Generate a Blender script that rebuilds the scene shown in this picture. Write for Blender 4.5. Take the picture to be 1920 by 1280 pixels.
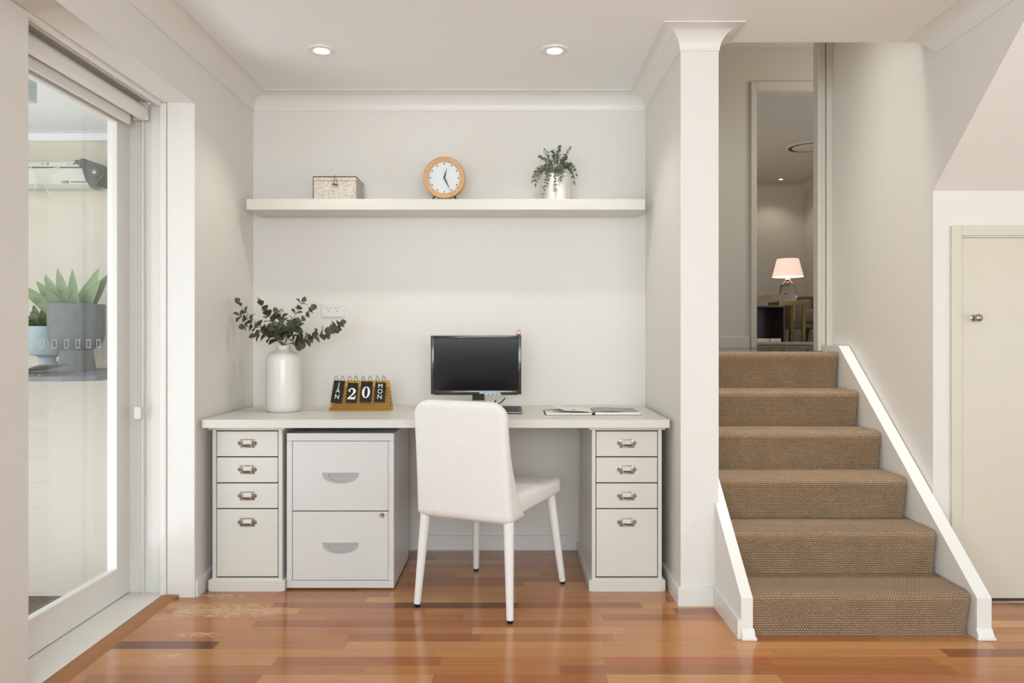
import bpy, bmesh, math, random
from mathutils import Vector, Matrix
random.seed(7)
PI = math.pi
sc = bpy.context.scene
for o in list(bpy.data.objects): bpy.data.objects.remove(o)
C = sc.collection

# ------------------------------------------------------------------ camera, world, exposure
F = 1400.0; CX = 960.0; HY = 636.0; EYE = 1.1
cam = bpy.data.cameras.new('camera'); camo = bpy.data.objects.new('camera', cam); C.objects.link(camo)
cam.sensor_width = 36; cam.lens = 36*F/1920; cam.shift_y = -4/1920
cam.clip_start = 0.05
camo.location = (0, 0, EYE); camo.rotation_euler = (PI/2, 0, 0)
sc.camera = camo
sc.view_settings.view_transform = 'Standard'
try: sc.view_settings.look = 'None'
except Exception: pass
sc.view_settings.gamma = 1; sc.view_settings.use_curve_mapping = False
sc.view_settings.exposure = 0.72
w = bpy.data.worlds.new('sky'); sc.world = w; w.use_nodes = True
w.node_tree.nodes['Background'].inputs[0].default_value = (0.84, 0.93, 1.0, 1)
w.node_tree.nodes['Background'].inputs[1].default_value = 1.35
def area(name, loc, rot, sx, sy, power, col=(1, 1, 1), spread=None):
    l = bpy.data.lights.new(name, 'AREA'); l.shape = 'RECTANGLE'; l.size = sx; l.size_y = sy
    l.energy = power; l.color = col
    if spread: l.spread = spread
    o = bpy.data.objects.new(name, l); C.objects.link(o); o.location = loc; o.rotation_euler = rot
    return o
def spot(name, loc, power, col, angle=110, r=.03):
    l = bpy.data.lights.new(name, 'SPOT'); l.energy = power; l.color = col; l.spot_size = math.radians(angle)
    l.spot_blend = .6; l.shadow_soft_size = r
    o = bpy.data.objects.new(name, l); C.objects.link(o); o.location = loc
    return o
# daylight through the big window behind, and the glass door, plus added fill panels
area('daylight_rear', (0.4, -2.55, 1.52), (PI/2+.22, 0, 0), 3.3, 1.3, 66, (.81, .925, 1))
area('fill_side', (-1.25, -0.9, 1.15), (0, -PI/2-.25, 0), 1.9, 2.0, 43, (.81, .925, 1))  # added fill panel in front of the solid left wall
area('fill_right', (3.9, 0.2, 1.2), (0, PI/2+.25, 0), 1.8, 2.4, 19, (.81, .925, 1))  # added fill to brighten the left wall; no window on this side
area('stair_light', (1.28, 3.45, 3.40), (0, 0, 0), .5, .4, 4, (1, .97, .92), 1.0)
area('fill_hall', (3.1, 4.9, 2.5), (0, PI/2, 0), 1.0, 1.0, 9, (1, .96, .90))  # unseen panel added to lift the hall
area('fill_far_room', (0.5, 8.2, 2.3), (0, -PI/2, 0), 1.2, 1.6, 9, (1, .95, .88))  # added fill for the far room, which has no window
area('daylight_patio', (-3.6, 1.2, 1.1), (PI/2+.25, 0, math.radians(-50)), 2.0, 2.0, 5, (.90, .96, 1))
area('patio_soffit_fill', (-2.75, 1.9, -.2), (PI, 0, 0), 1.2, 1.6, 24, (.92, .97, 1))  # added uplight that whitens the patio soffit

# ------------------------------------------------------------------ helpers
def S(r, g, b):
    f = lambda v: (v/255)/12.92 if v/255 <= .04045 else ((v/255+.055)/1.055)**2.4
    return (f(r), f(g), f(b), 1)
def at(x, y, Y): return Vector(((x-CX)*Y/F, Y, EYE-(y-HY)*Y/F))

def mat(name, col, rough=.5, metal=0, bump=0, bscale=60, spec=.5, coat=0, sheen=0, var=0):
    m = bpy.data.materials.new(name); m.use_nodes = True; nt = m.node_tree; b = nt.nodes['Principled BSDF']
    b.inputs['Base Color'].default_value = col; b.inputs['Roughness'].default_value = rough
    b.inputs['Metallic'].default_value = metal; b.inputs['Specular IOR Level'].default_value = spec
    if coat: b.inputs['Coat Weight'].default_value = coat; b.inputs['Coat Roughness'].default_value = .08
    if sheen: b.inputs['Sheen Weight'].default_value = sheen
    tc = nt.nodes.new('ShaderNodeTexCoord'); n = nt.nodes.new('ShaderNodeTexNoise'); n.inputs['Scale'].default_value = bscale
    n.inputs['Detail'].default_value = 4
    nt.links.new(tc.outputs['Object'], n.inputs['Vector'])
    if bump:
        bp = nt.nodes.new('ShaderNodeBump'); bp.inputs['Strength'].default_value = bump; bp.inputs['Distance'].default_value = .002
        nt.links.new(n.outputs[0], bp.inputs['Height']); nt.links.new(bp.outputs[0], b.inputs['Normal'])
    if var:
        mx = nt.nodes.new('ShaderNodeMix'); mx.data_type = 'RGBA'
        mx.inputs[6].default_value = tuple(c*(1-var) for c in col[:3])+(1,); mx.inputs[7].default_value = tuple(min(1, c*(1+var)) for c in col[:3])+(1,)
        nt.links.new(n.outputs[0], mx.inputs[0]); nt.links.new(mx.outputs[2], b.inputs['Base Color'])
    return m
class NT:
    def __init__(s, name, rough=.5):
        s.m = bpy.data.materials.new(name); s.m.use_nodes = True; s.t = s.m.node_tree; s.b = s.t.nodes['Principled BSDF']
        s.b.inputs['Roughness'].default_value = rough
    def n(s, typ, **k):
        a = s.t.nodes.new(typ)
        for kk, v in k.items(): setattr(a, kk, v)
        return a
    def put(s, sock, v):
        if isinstance(v, (int, float)): sock.default_value = v
        elif isinstance(v, tuple): sock.default_value = v
        else: s.t.links.new(v, sock)
    def math(s, op, a, b=0, c=None):
        q = s.n('ShaderNodeMath', operation=op); s.put(q.inputs[0], a); s.put(q.inputs[1], b)
        if c is not None: s.put(q.inputs[2], c)
        return q.outputs[0]
    def comb(s, x, y, z=0):
        q = s.n('ShaderNodeCombineXYZ'); s.put(q.inputs[0], x); s.put(q.inputs[1], y); s.put(q.inputs[2], z); return q.outputs[0]
    def white(s, v):
        q = s.n('ShaderNodeTexWhiteNoise', noise_dimensions='3D'); s.put(q.inputs['Vector'], v); return q.outputs['Value']
    def noise(s, v, scale=5, detail=3, rough=.5):
        q = s.n('ShaderNodeTexNoise'); s.put(q.inputs['Vector'], v); q.inputs['Scale'].default_value = scale
        q.inputs['Detail'].default_value = detail; q.inputs['Roughness'].default_value = rough; return q.outputs[0]
    def mix(s, f, a, b, blend='MIX'):
        q = s.n('ShaderNodeMix', data_type='RGBA', blend_type=blend); s.put(q.inputs[0], f); s.put(q.inputs[6], a); s.put(q.inputs[7], b); return q.outputs[2]
    def ramp(s, f, stops, interp='LINEAR'):
        q = s.n('ShaderNodeValToRGB'); s.put(q.inputs[0], f); cr = q.color_ramp; cr.interpolation = interp
        while len(cr.elements) < len(stops): cr.elements.new(.5)
        for e, (p, c) in zip(cr.elements, stops): e.position = p; e.color = c
        return q.outputs[0]
    def xyz(s, kind='Object'):
        tc = s.n('ShaderNodeTexCoord'); sp = s.n('ShaderNodeSeparateXYZ'); s.t.links.new(tc.outputs[kind], sp.inputs[0])
        return tc.outputs[kind], sp.outputs[0], sp.outputs[1], sp.outputs[2]
    def bump(s, h, strength=.3, dist=.002):
        q = s.n('ShaderNodeBump'); q.inputs['Strength'].default_value = strength; q.inputs['Distance'].default_value = dist
        s.put(q.inputs['Height'], h); s.t.links.new(q.outputs[0], s.b.inputs['Normal'])

M = {}
M['wall'] = mat('painted_wall', S(227, 223, 216), .55, bump=.05, bscale=90, var=.008)
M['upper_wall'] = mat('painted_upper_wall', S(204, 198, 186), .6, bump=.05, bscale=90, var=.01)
M['trim'] = mat('white_gloss_trim', S(228, 225, 219), .32, bump=.04, bscale=40, var=.01)
M['ceiling'] = mat('ceiling_paint', S(241, 242, 240), .7, bump=.03, bscale=120, var=.01)
M['furn'] = mat('cream_lacquer', S(215, 212, 203), .35, bump=.02, bscale=30, var=.006)
M['steel_white'] = mat('white_powder_coat', S(215, 212, 209), .38, bump=.08, bscale=400, var=.006)
M['gap'] = mat('shadow_gap', S(70, 62, 52), .8)
M['nickel'] = mat('aged_nickel', S(150, 142, 130), .3, .9, bump=.05, var=.1)
M['hole_shadow'] = mat('painted_hole_shadow', S(64, 44, 26), .7)  # dark brown stands in for the shade inside the calendar
M['paper'] = mat('label_card', S(228, 222, 210), .6)
M['grey_pull'] = mat('grey_plastic_pull', S(172, 172, 168), .35, var=.03)
M['door'] = mat('cream_door', S(212, 206, 189), .4, bump=.04, bscale=60, var=.012)
M['ceramic'] = mat('white_glazed_ceramic', S(226, 224, 217), .28, coat=.15, var=.006, bscale=8)
M['black'] = mat('black_plastic', S(28, 26, 24), .22, var=.1)
M['bezel'] = mat('piano_black_bezel', S(48, 42, 38), .15, coat=.4, var=.05)
M['screen'] = mat('dark_screen', S(7, 6, 5), .14, spec=.22)
M['dark_iron'] = mat('dark_bronze_metal', S(66, 48, 38), .4, .5, var=.1)
M['ink'] = mat('black_ink', S(48, 48, 44), .5)
M['white_print'] = mat('white_print', S(235, 235, 230), .5)
M['clock_face'] = mat('clock_dial', S(228, 232, 234), .5, var=.005)
M['silver'] = mat('silver_label', S(170, 180, 186), .25, .4, var=.3, bscale=60)
M['red'] = mat('red_paint', S(170, 50, 48), .4)
M['stem'] = mat('stem', S(98, 88, 62), .6, var=.15)
M['leaf'] = mat('eucalyptus_leaf', S(86, 92, 64), .45, var=.35, bscale=35)
M['leaf2'] = mat('dark_leaf', S(118, 130, 106), .5, var=.3, bscale=60)
M['agave'] = mat('agave_leaf', S(138, 158, 112), .4, var=.35, bscale=14)
M['succ'] = mat('aloe_leaf', S(84, 98, 56), .4, var=.4, bscale=14)
M['pot_grey'] = mat('grey_concrete_pot', S(112, 118, 117), .7, bump=.2, bscale=30, var=.22)
M['pot_blue'] = mat('pale_blue_pot', S(186, 200, 200), .6, bump=.15, bscale=30, var=.1)
M['soil'] = mat('potting_soil', S(60, 48, 38), .9, bump=1, bscale=120, var=.4)
M['slate'] = mat('slate', S(104, 108, 112), .6, bump=.5, bscale=30, var=.25)
M['ext_wall'] = mat('patio_render', S(222, 212, 194), .8, bump=.3, bscale=160, var=.02)
M['ext_ceil'] = mat('patio_soffit', S(240, 240, 238), .6)
M['cline'] = mat('clothesline_housing', S(214, 213, 196), .4, var=.02)
M['cgrey'] = mat('dark_grey_casting', S(92, 88, 80), .5, bump=.1, var=.12)
M['gravel'] = mat('exposed_aggregate', S(112, 104, 92), .9, bump=1, bscale=90, var=.6)
M['brass'] = mat('brushed_brass', S(120, 102, 62), .28, .85, var=.1)
M['darkwood'] = mat('dark_walnut', S(52, 26, 16), .35, var=.25, bscale=12)
M['sofa'] = mat('grey_upholstery', S(108, 98, 90), .85, bump=.3, bscale=400, var=.05)
M['sofa_light'] = mat('light_grey_upholstery', S(134, 130, 120), .85, bump=.3, bscale=400, var=.05)
M['rug'] = mat('pale_carpet', S(186, 176, 160), .9, bump=.5, bscale=300, var=.05)
M['black_rubber'] = mat('black_foot', S(20, 18, 18), .4)
M['gold_plain'] = mat('gold_sheet', S(196, 152, 70), .35, .5, var=.06)
M['wood_strip'] = mat('oak_beading', S(158, 106, 58), .4, var=.2, bscale=20)
M['cord'] = mat('white_cord', S(238, 232, 214), .5)
M['knob'] = mat('brushed_steel_knob', S(170, 164, 150), .25, .9)

def glass(name, rough=0.0, col=(1, 1, 1, 1), ior=1.45):
    m = bpy.data.materials.new(name); m.use_nodes = True; b = m.node_tree.nodes['Principled BSDF']
    b.inputs['Base Color'].default_value = col; b.inputs['Roughness'].default_value = rough
    b.inputs['Transmission Weight'].default_value = 1; b.inputs['IOR'].default_value = ior
    return m
M['lamp_glass'] = glass('clear_glass', ior=1.2)
# window glass: thin pane, transparent with a fresnel reflection
def pane_mat():
    m = bpy.data.materials.new('window_glass'); m.use_nodes = True; nt = m.node_tree; nt.nodes.remove(nt.nodes['Principled BSDF'])
    out = nt.nodes['Material Output']; t = nt.nodes.new('ShaderNodeBsdfTransparent'); g = nt.nodes.new('ShaderNodeBsdfGlossy')
    g.inputs['Roughness'].default_value = 0.0; lw = nt.nodes.new('ShaderNodeLayerWeight'); lw.inputs[0].default_value = .5
    p = nt.nodes.new('ShaderNodeMath'); p.operation = 'POWER'; p.inputs[1].default_value = 5; nt.links.new(lw.outputs['Facing'], p.inputs[0])
    q = nt.nodes.new('ShaderNodeMath'); q.operation = 'MULTIPLY_ADD'; q.inputs[1].default_value = .96; q.inputs[2].default_value = .04; nt.links.new(p.outputs[0], q.inputs[0])
    mx = nt.nodes.new('ShaderNodeMixShader'); nt.links.new(q.outputs[0], mx.inputs[0]); nt.links.new(t.outputs[0], mx.inputs[1])
    nt.links.new(g.outputs[0], mx.inputs[2]); nt.links.new(mx.outputs[0], out.inputs[0]); return m
M['pane'] = pane_mat()
def emit(name, col, s):
    m = bpy.data.materials.new(name); m.use_nodes = True; b = m.node_tree.nodes['Principled BSDF']
    b.inputs['Base Color'].default_value = col; b.inputs['Emission Color'].default_value = col; b.inputs['Emission Strength'].default_value = s
    return m
M['bulb'] = emit('lit_downlight', (1, .95, .85, 1), 12)
M['shade'] = emit('lit_lamp_shade', S(240, 205, 186), .5)

def floor_mat():
    q = NT('timber_floor', .16); vec, x, y, z = q.xyz()
    Wd = .067
    yy = q.math('DIVIDE', q.math('SUBTRACT', y, .041), Wd); row = q.math('FLOOR', yy)
    r1 = q.white(q.comb(row, 3.1)); r2 = q.white(q.comb(row, 9.7))
    ln = q.math('MULTIPLY_ADD', r2, .30, .36)
    t = q.math('ADD', q.math('DIVIDE', x, ln), q.math('MULTIPLY', r1, 23.0)); col = q.math('FLOOR', t)
    cell = q.white(q.comb(row, col, 1.3))
    c = q.ramp(cell, [(0, S(112, 70, 50)), (.04, S(160, 102, 66)), (.18, S(182, 119, 74)), (.45, S(194, 130, 80)), (.7, S(204, 144, 90)), (.88, S(214, 160, 106)), (1, S(186, 114, 72))])
    off = q.math('MULTIPLY', cell, 40)
    g = q.noise(q.comb(q.math('ADD', q.math('MULTIPLY', x, 3.0), off), q.math('MULTIPLY', y, 90.0), off), 1.0, 4, .6)
    g2 = q.noise(q.comb(q.math('ADD', q.math('MULTIPLY', x, 8), off), q.math('MULTIPLY', y, 300.0), off), 1.0, 2)
    gg = q.math('ADD', q.math('MULTIPLY', g, .30), q.math('MULTIPLY', g2, .12))
    c = q.mix(1.0, c, q.ramp(gg, [(0, (.58, .55, .52, 1)), (.42, (1.10, 1.09, 1.08, 1))]), 'MULTIPLY')
    fy = q.math('FRACT', yy); fx = q.math('MULTIPLY', q.math('FRACT', t), ln)
    seam = q.math('MAXIMUM', q.math('LESS_THAN', fy, .022), q.math('LESS_THAN', fx, .0016))
    c = q.mix(q.math('MULTIPLY', seam, .35), c, S(70, 38, 24))
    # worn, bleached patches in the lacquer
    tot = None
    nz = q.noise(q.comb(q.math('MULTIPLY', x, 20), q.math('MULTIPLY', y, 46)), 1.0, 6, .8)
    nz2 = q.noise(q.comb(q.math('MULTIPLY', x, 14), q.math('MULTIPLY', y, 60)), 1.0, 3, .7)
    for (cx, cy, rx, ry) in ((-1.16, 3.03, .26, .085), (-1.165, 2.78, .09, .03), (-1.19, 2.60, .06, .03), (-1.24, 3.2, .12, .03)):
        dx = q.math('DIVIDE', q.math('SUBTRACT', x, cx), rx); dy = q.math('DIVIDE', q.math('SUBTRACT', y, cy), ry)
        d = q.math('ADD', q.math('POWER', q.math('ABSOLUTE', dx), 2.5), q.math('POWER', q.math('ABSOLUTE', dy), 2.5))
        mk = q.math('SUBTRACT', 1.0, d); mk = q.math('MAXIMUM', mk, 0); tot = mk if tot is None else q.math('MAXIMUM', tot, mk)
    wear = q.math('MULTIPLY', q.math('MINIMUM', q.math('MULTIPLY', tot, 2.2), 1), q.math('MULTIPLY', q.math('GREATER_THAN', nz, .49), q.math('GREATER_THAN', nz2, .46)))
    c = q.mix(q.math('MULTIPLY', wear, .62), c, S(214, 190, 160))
    q.put(q.b.inputs['Base Color'], c)
    rr = q.math('MULTIPLY_ADD', q.noise(vec, 6, 3), .12, .10); q.put(q.b.inputs['Roughness'], q.math('MULTIPLY_ADD', wear, .4, rr))
    q.b.inputs['Specular IOR Level'].default_value = .5
    q.bump(q.math('ADD', q.math('MULTIPLY', seam, -.5), q.math('MULTIPLY', g, .12)), .12, .001)
    return q.m
M['floor'] = floor_mat()
def dark_floor():
    q = NT('dark_timber_floor', .12); vec, x, y, z = q.xyz()
    row = q.math('FLOOR', q.math('DIVIDE', y, .09)); c = q.ramp(q.white(q.comb(row, 2.0)), [(0, S(92, 78, 64)), (1, S(124, 108, 90))])
    q.put(q.b.inputs['Base Color'], c); return q.m
M['dark_floor'] = dark_floor()
def carpet_mat():
    q = NT('sisal_loop_carpet', .9); vec, u, v, _ = q.xyz('UV')
    vv = q.math('DIVIDE', v, .0095); row = q.math('FLOOR', vv)
    uu = q.math('ADD', q.math('DIVIDE', u, .0105), q.math('MULTIPLY', q.math('MODULO', row, 2.0), .5))
    h = q.math('MULTIPLY', q.math('ABSOLUTE', q.math('SINE', q.math('MULTIPLY', uu, PI))), q.math('ABSOLUTE', q.math('SINE', q.math('MULTIPLY', vv, PI))))
    rnd = q.white(q.comb(row, q.math('FLOOR', uu)))
    n = q.noise(vec, 9, 4, .6)
    ns = q.noise(q.comb(q.math('MULTIPLY', u, 6), q.math('MULTIPLY', v, 120)), 1, 3)
    c = q.ramp(h, [(0, S(104, 80, 56)), (.25, S(144, 116, 84)), (1, S(184, 155, 118))])
    c = q.mix(1.0, c, q.ramp(q.math('ADD', q.math('MULTIPLY', n, .5), q.math('ADD', q.math('MULTIPLY', rnd, .15), q.math('MULTIPLY', ns, .35))), [(0.2, (.72, .72, .74, 1)), (.8, (1.18, 1.16, 1.14, 1))]), 'MULTIPLY')
    q.put(q.b.inputs['Base Color'], c); q.b.inputs['Sheen Weight'].default_value = .15
    q.bump(h, 1.0, .004); return q.m
M['carpet'] = carpet_mat()
def fabric_mat():
    q = NT('white_slub_linen', .85); vec, x, y, z = q.xyz()
    a = q.noise(q.comb(q.math('MULTIPLY', x, 25), q.math('MULTIPLY', y, 25), q.math('MULTIPLY', z, 420)), 1, 3)
    b = q.noise(q.comb(q.math('MULTIPLY', x, 420), q.math('MULTIPLY', y, 420), q.math('MULTIPLY', z, 25)), 1, 2)
    s = q.math('ADD', q.math('MULTIPLY', a, .6), q.math('MULTIPLY', b, .4))
    q.put(q.b.inputs['Base Color'], q.ramp(s, [(.3, S(226, 223, 218)), (.7, S(236, 234, 230))]))
    q.b.inputs['Sheen Weight'].default_value = .1
    q.bump(s, .35, .0015); return q.m
M['fabric'] = fabric_mat()
def rattan_mat():
    q = NT('whitewashed_rattan', .8); vec, x, y, z = q.xyz()
    zz = q.math('DIVIDE', z, .0045); row = q.math('FLOOR', zz)
    xx = q.math('ADD', q.math('DIVIDE', q.math('ADD', x, y), .0065), q.math('MULTIPLY', q.math('MODULO', row, 2.0), .5))
    h = q.math('MULTIPLY', q.math('ABSOLUTE', q.math('SINE', q.math('MULTIPLY', xx, PI))), q.math('ABSOLUTE', q.math('SINE', q.math('MULTIPLY', zz, PI))))
    r = q.white(q.comb(row, q.math('FLOOR', xx)))
    s = q.math('ADD', q.math('MULTIPLY', h, .6), q.math('ADD', q.math('MULTIPLY', r, .35), q.math('MULTIPLY', q.noise(vec, 30, 3), .3)))
    q.put(q.b.inputs['Base Color'], q.ramp(s, [(.2, S(128, 116, 104)), (.42, S(196, 188, 176)), (.75, S(224, 218, 208))]))
    q.bump(h, .8, .002); return q.m
M['rattan'] = rattan_mat()
def wood_mat():
    q = NT('light_beech', .4); vec, x, y, z = q.xyz()
    n = q.noise(q.comb(q.math('MULTIPLY', x, 12), q.math('MULTIPLY', y, 12), q.math('MULTIPLY', z, 160)), 1, 4)
    q.put(q.b.inputs['Base Color'], q.ramp(n, [(.3, S(196, 146, 98)), (.7, S(224, 178, 128))])); return q.m
M['beech'] = wood_mat()
def mesh_gold():
    q = NT('perforated_gold_sheet', .35); vec, x, y, z = q.xyz()
    q.b.inputs['Metallic'].default_value = .5
    p = .0088
    zz = q.math('DIVIDE', z, p*.866); row = q.math('FLOOR', zz)
    xx = q.math('ADD', q.math('DIVIDE', q.math('ADD', x, q.math('MULTIPLY', y, .0)), p), q.math('MULTIPLY', q.math('MODULO', row, 2.0), .5))
    dx = q.math('SUBTRACT', q.math('FRACT', xx), .5); dz = q.math('MULTIPLY', q.math('SUBTRACT', q.math('FRACT', zz), .5), .866)
    d = q.math('SQRT', q.math('ADD', q.math('MULTIPLY', dx, dx), q.math('MULTIPLY', dz, dz)))
    hole = q.math('LESS_THAN', d, .36)
    hole = q.math('MULTIPLY', hole, q.math('LESS_THAN', z, .112)); 
    q.put(q.b.inputs['Base Color'], S(206, 156, 66)); q.put(q.b.inputs['Alpha'], q.math('SUBTRACT', 1.0, hole)); return q.m
M['gold_mesh'] = mesh_gold()
def magazine_mat(dark):
    q = NT('printed_page' + ('_dark' if dark else ''), .35); vec, x, y, z = q.xyz()
    n = q.noise(q.comb(q.math('MULTIPLY', x, 22), q.math('MULTIPLY', y, 60)), 1, 4, .7)
    if dark: c = q.ramp(n, [(.36, S(48, 45, 40)), (.46, S(110, 104, 94)), (.5, S(190, 184, 174)), (.58, S(84, 80, 74)), (.66, S(170, 164, 152))])
    else: c = q.ramp(n, [(.3, S(232, 228, 220)), (1, S(240, 236, 228))])
    q.put(q.b.inputs['Base Color'], c); return q.m
M['page_dark'] = magazine_mat(True); M['page'] = magazine_mat(False)

def addbox(bm, x0, x1, y0, y1, z0, z1, bev=0, seg=2):
    t = bmesh.new(); r = bmesh.ops.create_cube(t, size=1)
    for v in t.verts:
        v.co = Vector(((x0+x1)/2+v.co.x*(x1-x0), (y0+y1)/2+v.co.y*(y1-y0), (z0+z1)/2+v.co.z*(z1-z0)))
    if bev: bmesh.ops.bevel(t, geom=t.edges[:], offset=bev, segments=seg, affect='EDGES', profile=.5)
    merge(bm, t); return bm
def merge(bm, t):
    me = bpy.data.meshes.new('tmp'); t.to_mesh(me); t.free(); bm.from_mesh(me); bpy.data.meshes.remove(me)
def box(*a, **k): return addbox(bmesh.new(), *a, **k)
def prism(bm, pts, axis, a0, a1):   # polygon pts in the other two axes, extruded along axis
    def P(p, a):
        if axis == 'x': return (a, p[0], p[1])
        if axis == 'y': return (p[0], a, p[1])
        return (p[0], p[1], a)
    A = [bm.verts.new(P(p, a0)) for p in pts]; B = [bm.verts.new(P(p, a1)) for p in pts]
    bm.faces.new(A); bm.faces.new(B[::-1]); n = len(pts)
    for i in range(n): bm.faces.new((A[i], B[i], B[(i+1) % n], A[(i+1) % n]))
    return bm
def lathe(bm, prof, c=(0, 0, 0), n=40, axis='z', cap=True):
    rings = []
    for r, h in prof:
        rg = []
        for i in range(n):
            a = 2*PI*i/n; x, y = r*math.cos(a), r*math.sin(a)
            v = {'z': (x, y, h), 'y': (x, h, y), 'x': (h, x, y)}[axis]
            rg.append(bm.verts.new(Vector(c)+Vector(v)))
        rings.append(rg)
    for a, b in zip(rings, rings[1:]):
        for i in range(n): bm.faces.new((a[i], a[(i+1) % n], b[(i+1) % n], b[i]))
    if cap:
        for rg in (rings[0], rings[-1]):
            try: bm.faces.new(rg)
            except Exception: pass
    return bm
def tube(bm, pts, r, n=8, closed=False):
    pts = [Vector(p) for p in pts]; rings = []; prev = None
    for i, p in enumerate(pts):
        if closed: d = (pts[(i+1) % len(pts)]-pts[i-1])
        else: d = pts[min(i+1, len(pts)-1)]-pts[max(i-1, 0)]
        d.normalize()
        up = prev if prev is not None else (Vector((0, 0, 1)) if abs(d.z) < .9 else Vector((1, 0, 0)))
        s = d.cross(up)
        if s.length < 1e-5: s = d.cross(Vector((1, 0, 0)))
        s.normalize(); t = s.cross(d).normalized(); prev = t
        rr = r(i/(len(pts)-1)) if callable(r) else r
        rings.append([bm.verts.new(p+(s*math.cos(2*PI*k/n)+t*math.sin(2*PI*k/n))*rr) for k in range(n)])
    m = len(rings)
    for i in range(m if closed else m-1):
        a, b = rings[i], rings[(i+1) % m]
        for k in range(n): bm.faces.new((a[k], a[(k+1) % n], b[(k+1) % n], b[k]))
    if not closed: bm.faces.new(rings[0][::-1]); bm.faces.new(rings[-1])
    return bm
def cyl(bm, a, b, r, n=20, r2=None):
    r2 = r if r2 is None else r2
    return tube(bm, [a, b], lambda t: r+(r2-r)*t, n)
def bez(p0, p1, p2, n=14):
    p0, p1, p2 = Vector(p0), Vector(p1), Vector(p2)
    return [p0*(1-t)**2+p1*2*t*(1-t)+p2*t*t for t in [i/(n-1) for i in range(n)]]

def finish(bm, smooth):
    bmesh.ops.recalc_face_normals(bm, faces=bm.faces)
    if smooth:
        for f in bm.faces: f.smooth = True
        for e in bm.edges:
            if len(e.link_faces) == 2 and e.calc_face_angle(0) > math.radians(smooth if smooth is not True else 40): e.smooth = False
def obj(name, bm, m, parent=None, smooth=False, local=False, label=None):
    """link bm as one mesh object; coordinates are world ones unless local"""
    finish(bm, smooth)
    base = Vector((0, 0, 0))
    if parent is not None and not local: 
        p = parent
        while p is not None: base += p.location; p = p.parent
    elif parent is None and not local:
        xs = [v.co.x for v in bm.verts]; ys = [v.co.y for v in bm.verts]; zs = [v.co.z for v in bm.verts]
        base = Vector(((min(xs)+max(xs))/2, (min(ys)+max(ys))/2, min(zs)))
    if base.length > 0:
        for v in bm.verts: v.co -= base
    me = bpy.data.meshes.new(name); bm.to_mesh(me); bm.free()
    if m is not None: me.materials.append(M[m] if isinstance(m, str) else m)
    o = bpy.data.objects.new(name, me); C.objects.link(o)
    if parent is not None: o.parent = parent
    elif not local: o.location = base
    if label: o['label'] = label
    return o
def tag(o, label, cat, group=None, kind=None):
    o['label'] = label; o['category'] = cat
    if group: o['group'] = group
    if kind: o['kind'] = kind
    return o
def thing(name, loc, label, cat, group=None, rz=0):
    o = bpy.data.objects.new(name, None); C.objects.link(o); o.empty_display_size = .05
    o.location = loc; o.rotation_euler = (0, 0, rz); return tag(o, label, cat, group)
def struct(name, bm, m, smooth=False, origin=False):
    o = obj(name, bm, m, smooth=smooth, local=origin); o['kind'] = 'structure'; return o
def copy_tree(o, parent=None):
    c = o.copy(); C.objects.link(c)
    if parent is not None: c.parent = parent
    for ch in [q for q in bpy.data.objects if q.parent == o]: copy_tree(ch, c)
    return c
def text_bm(s, size, depth=.0004, spacing=1.0, bold=0):
    cu = bpy.data.curves.new('t', 'FONT'); cu.body = s; cu.size = size; cu.extrude = depth; cu.align_x = 'CENTER'; cu.align_y = 'CENTER'
    cu.space_character = spacing; cu.offset = bold
    o = bpy.data.objects.new('t', cu); C.objects.link(o)
    dg = bpy.context.evaluated_depsgraph_get(); me = bpy.data.meshes.new_from_object(o.evaluated_get(dg))
    bm = bmesh.new(); bm.from_mesh(me); bpy.data.objects.remove(o); bpy.data.curves.remove(cu); bpy.data.meshes.remove(me)
    return bm
def xf(bm, mtx): bm.transform(mtx); return bm

# ------------------------------------------------------------------ room shell
XL, XR, YB, H, c = -1.355, .698, 3.91, 2.38, .088
XP, YP, XW, YE, YC = .855, 3.09, 1.765, 3.22, 3.13
UH = 3.45; LZ = 1.034
struct('floor', box(-1.485, 4.0, -2.6, 4.0, -.06, 0), 'floor', origin=True)
b = box(-1.64, XP, -2.6, 4.01, H, H+.1); addbox(b, XP, 4.1, -2.6, 2.36, H, H+.1); addbox(b, XP, XW, 2.36, YE, H, H+.1)
struct('ceiling', b, 'ceiling')
struct('wall_back', box(-1.5, XR, YB, YB+.1, 0, H), 'wall')
# left wall: right of the door, over the door, left of the door
b = box(-1.5, XL, 3.19, YB, 0, H); addbox(b, -1.64, XL, 1.6, 3.19, 2.109, H); addbox(b, -1.5, XL, -2.6, 1.6, 0, H)
struct('wall_left', b, 'wall')
b = box(XR, XP, YP, 5.8, 0, UH)
struct('wall_pier', b, 'wall')
# wall along the stairs
b = prism(bmesh.new(), [(4.12, 0), (4.12, UH), (YE, UH), (YE, H), (2.36, H), (YC, 1.722), (YC, 0)], 'x', XW, XW+.1)
struct('wall_stair', b, 'wall')
b = box(XW+.1, 1.879, YC, YC+.1, 0, 1.722); addbox(b, 1.879, 2.60, YC, YC+.1, 1.527, 1.722); addbox(b, 2.6, 4.0, YC, YC+.1, 0, 1.722)
struct('wall_cupboard', b, 'wall')
b = prism(bmesh.new(), [(YC, 1.722), (2.36, H), (2.45, H+.02), (YC+.1, 1.80)], 'x', XW+.1, 4.0)
struct('ceiling_under_flight', b, 'wall')
struct('wall_right', box(4.0, 4.1, -2.6, YC, 0, H), 'wall')
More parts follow.
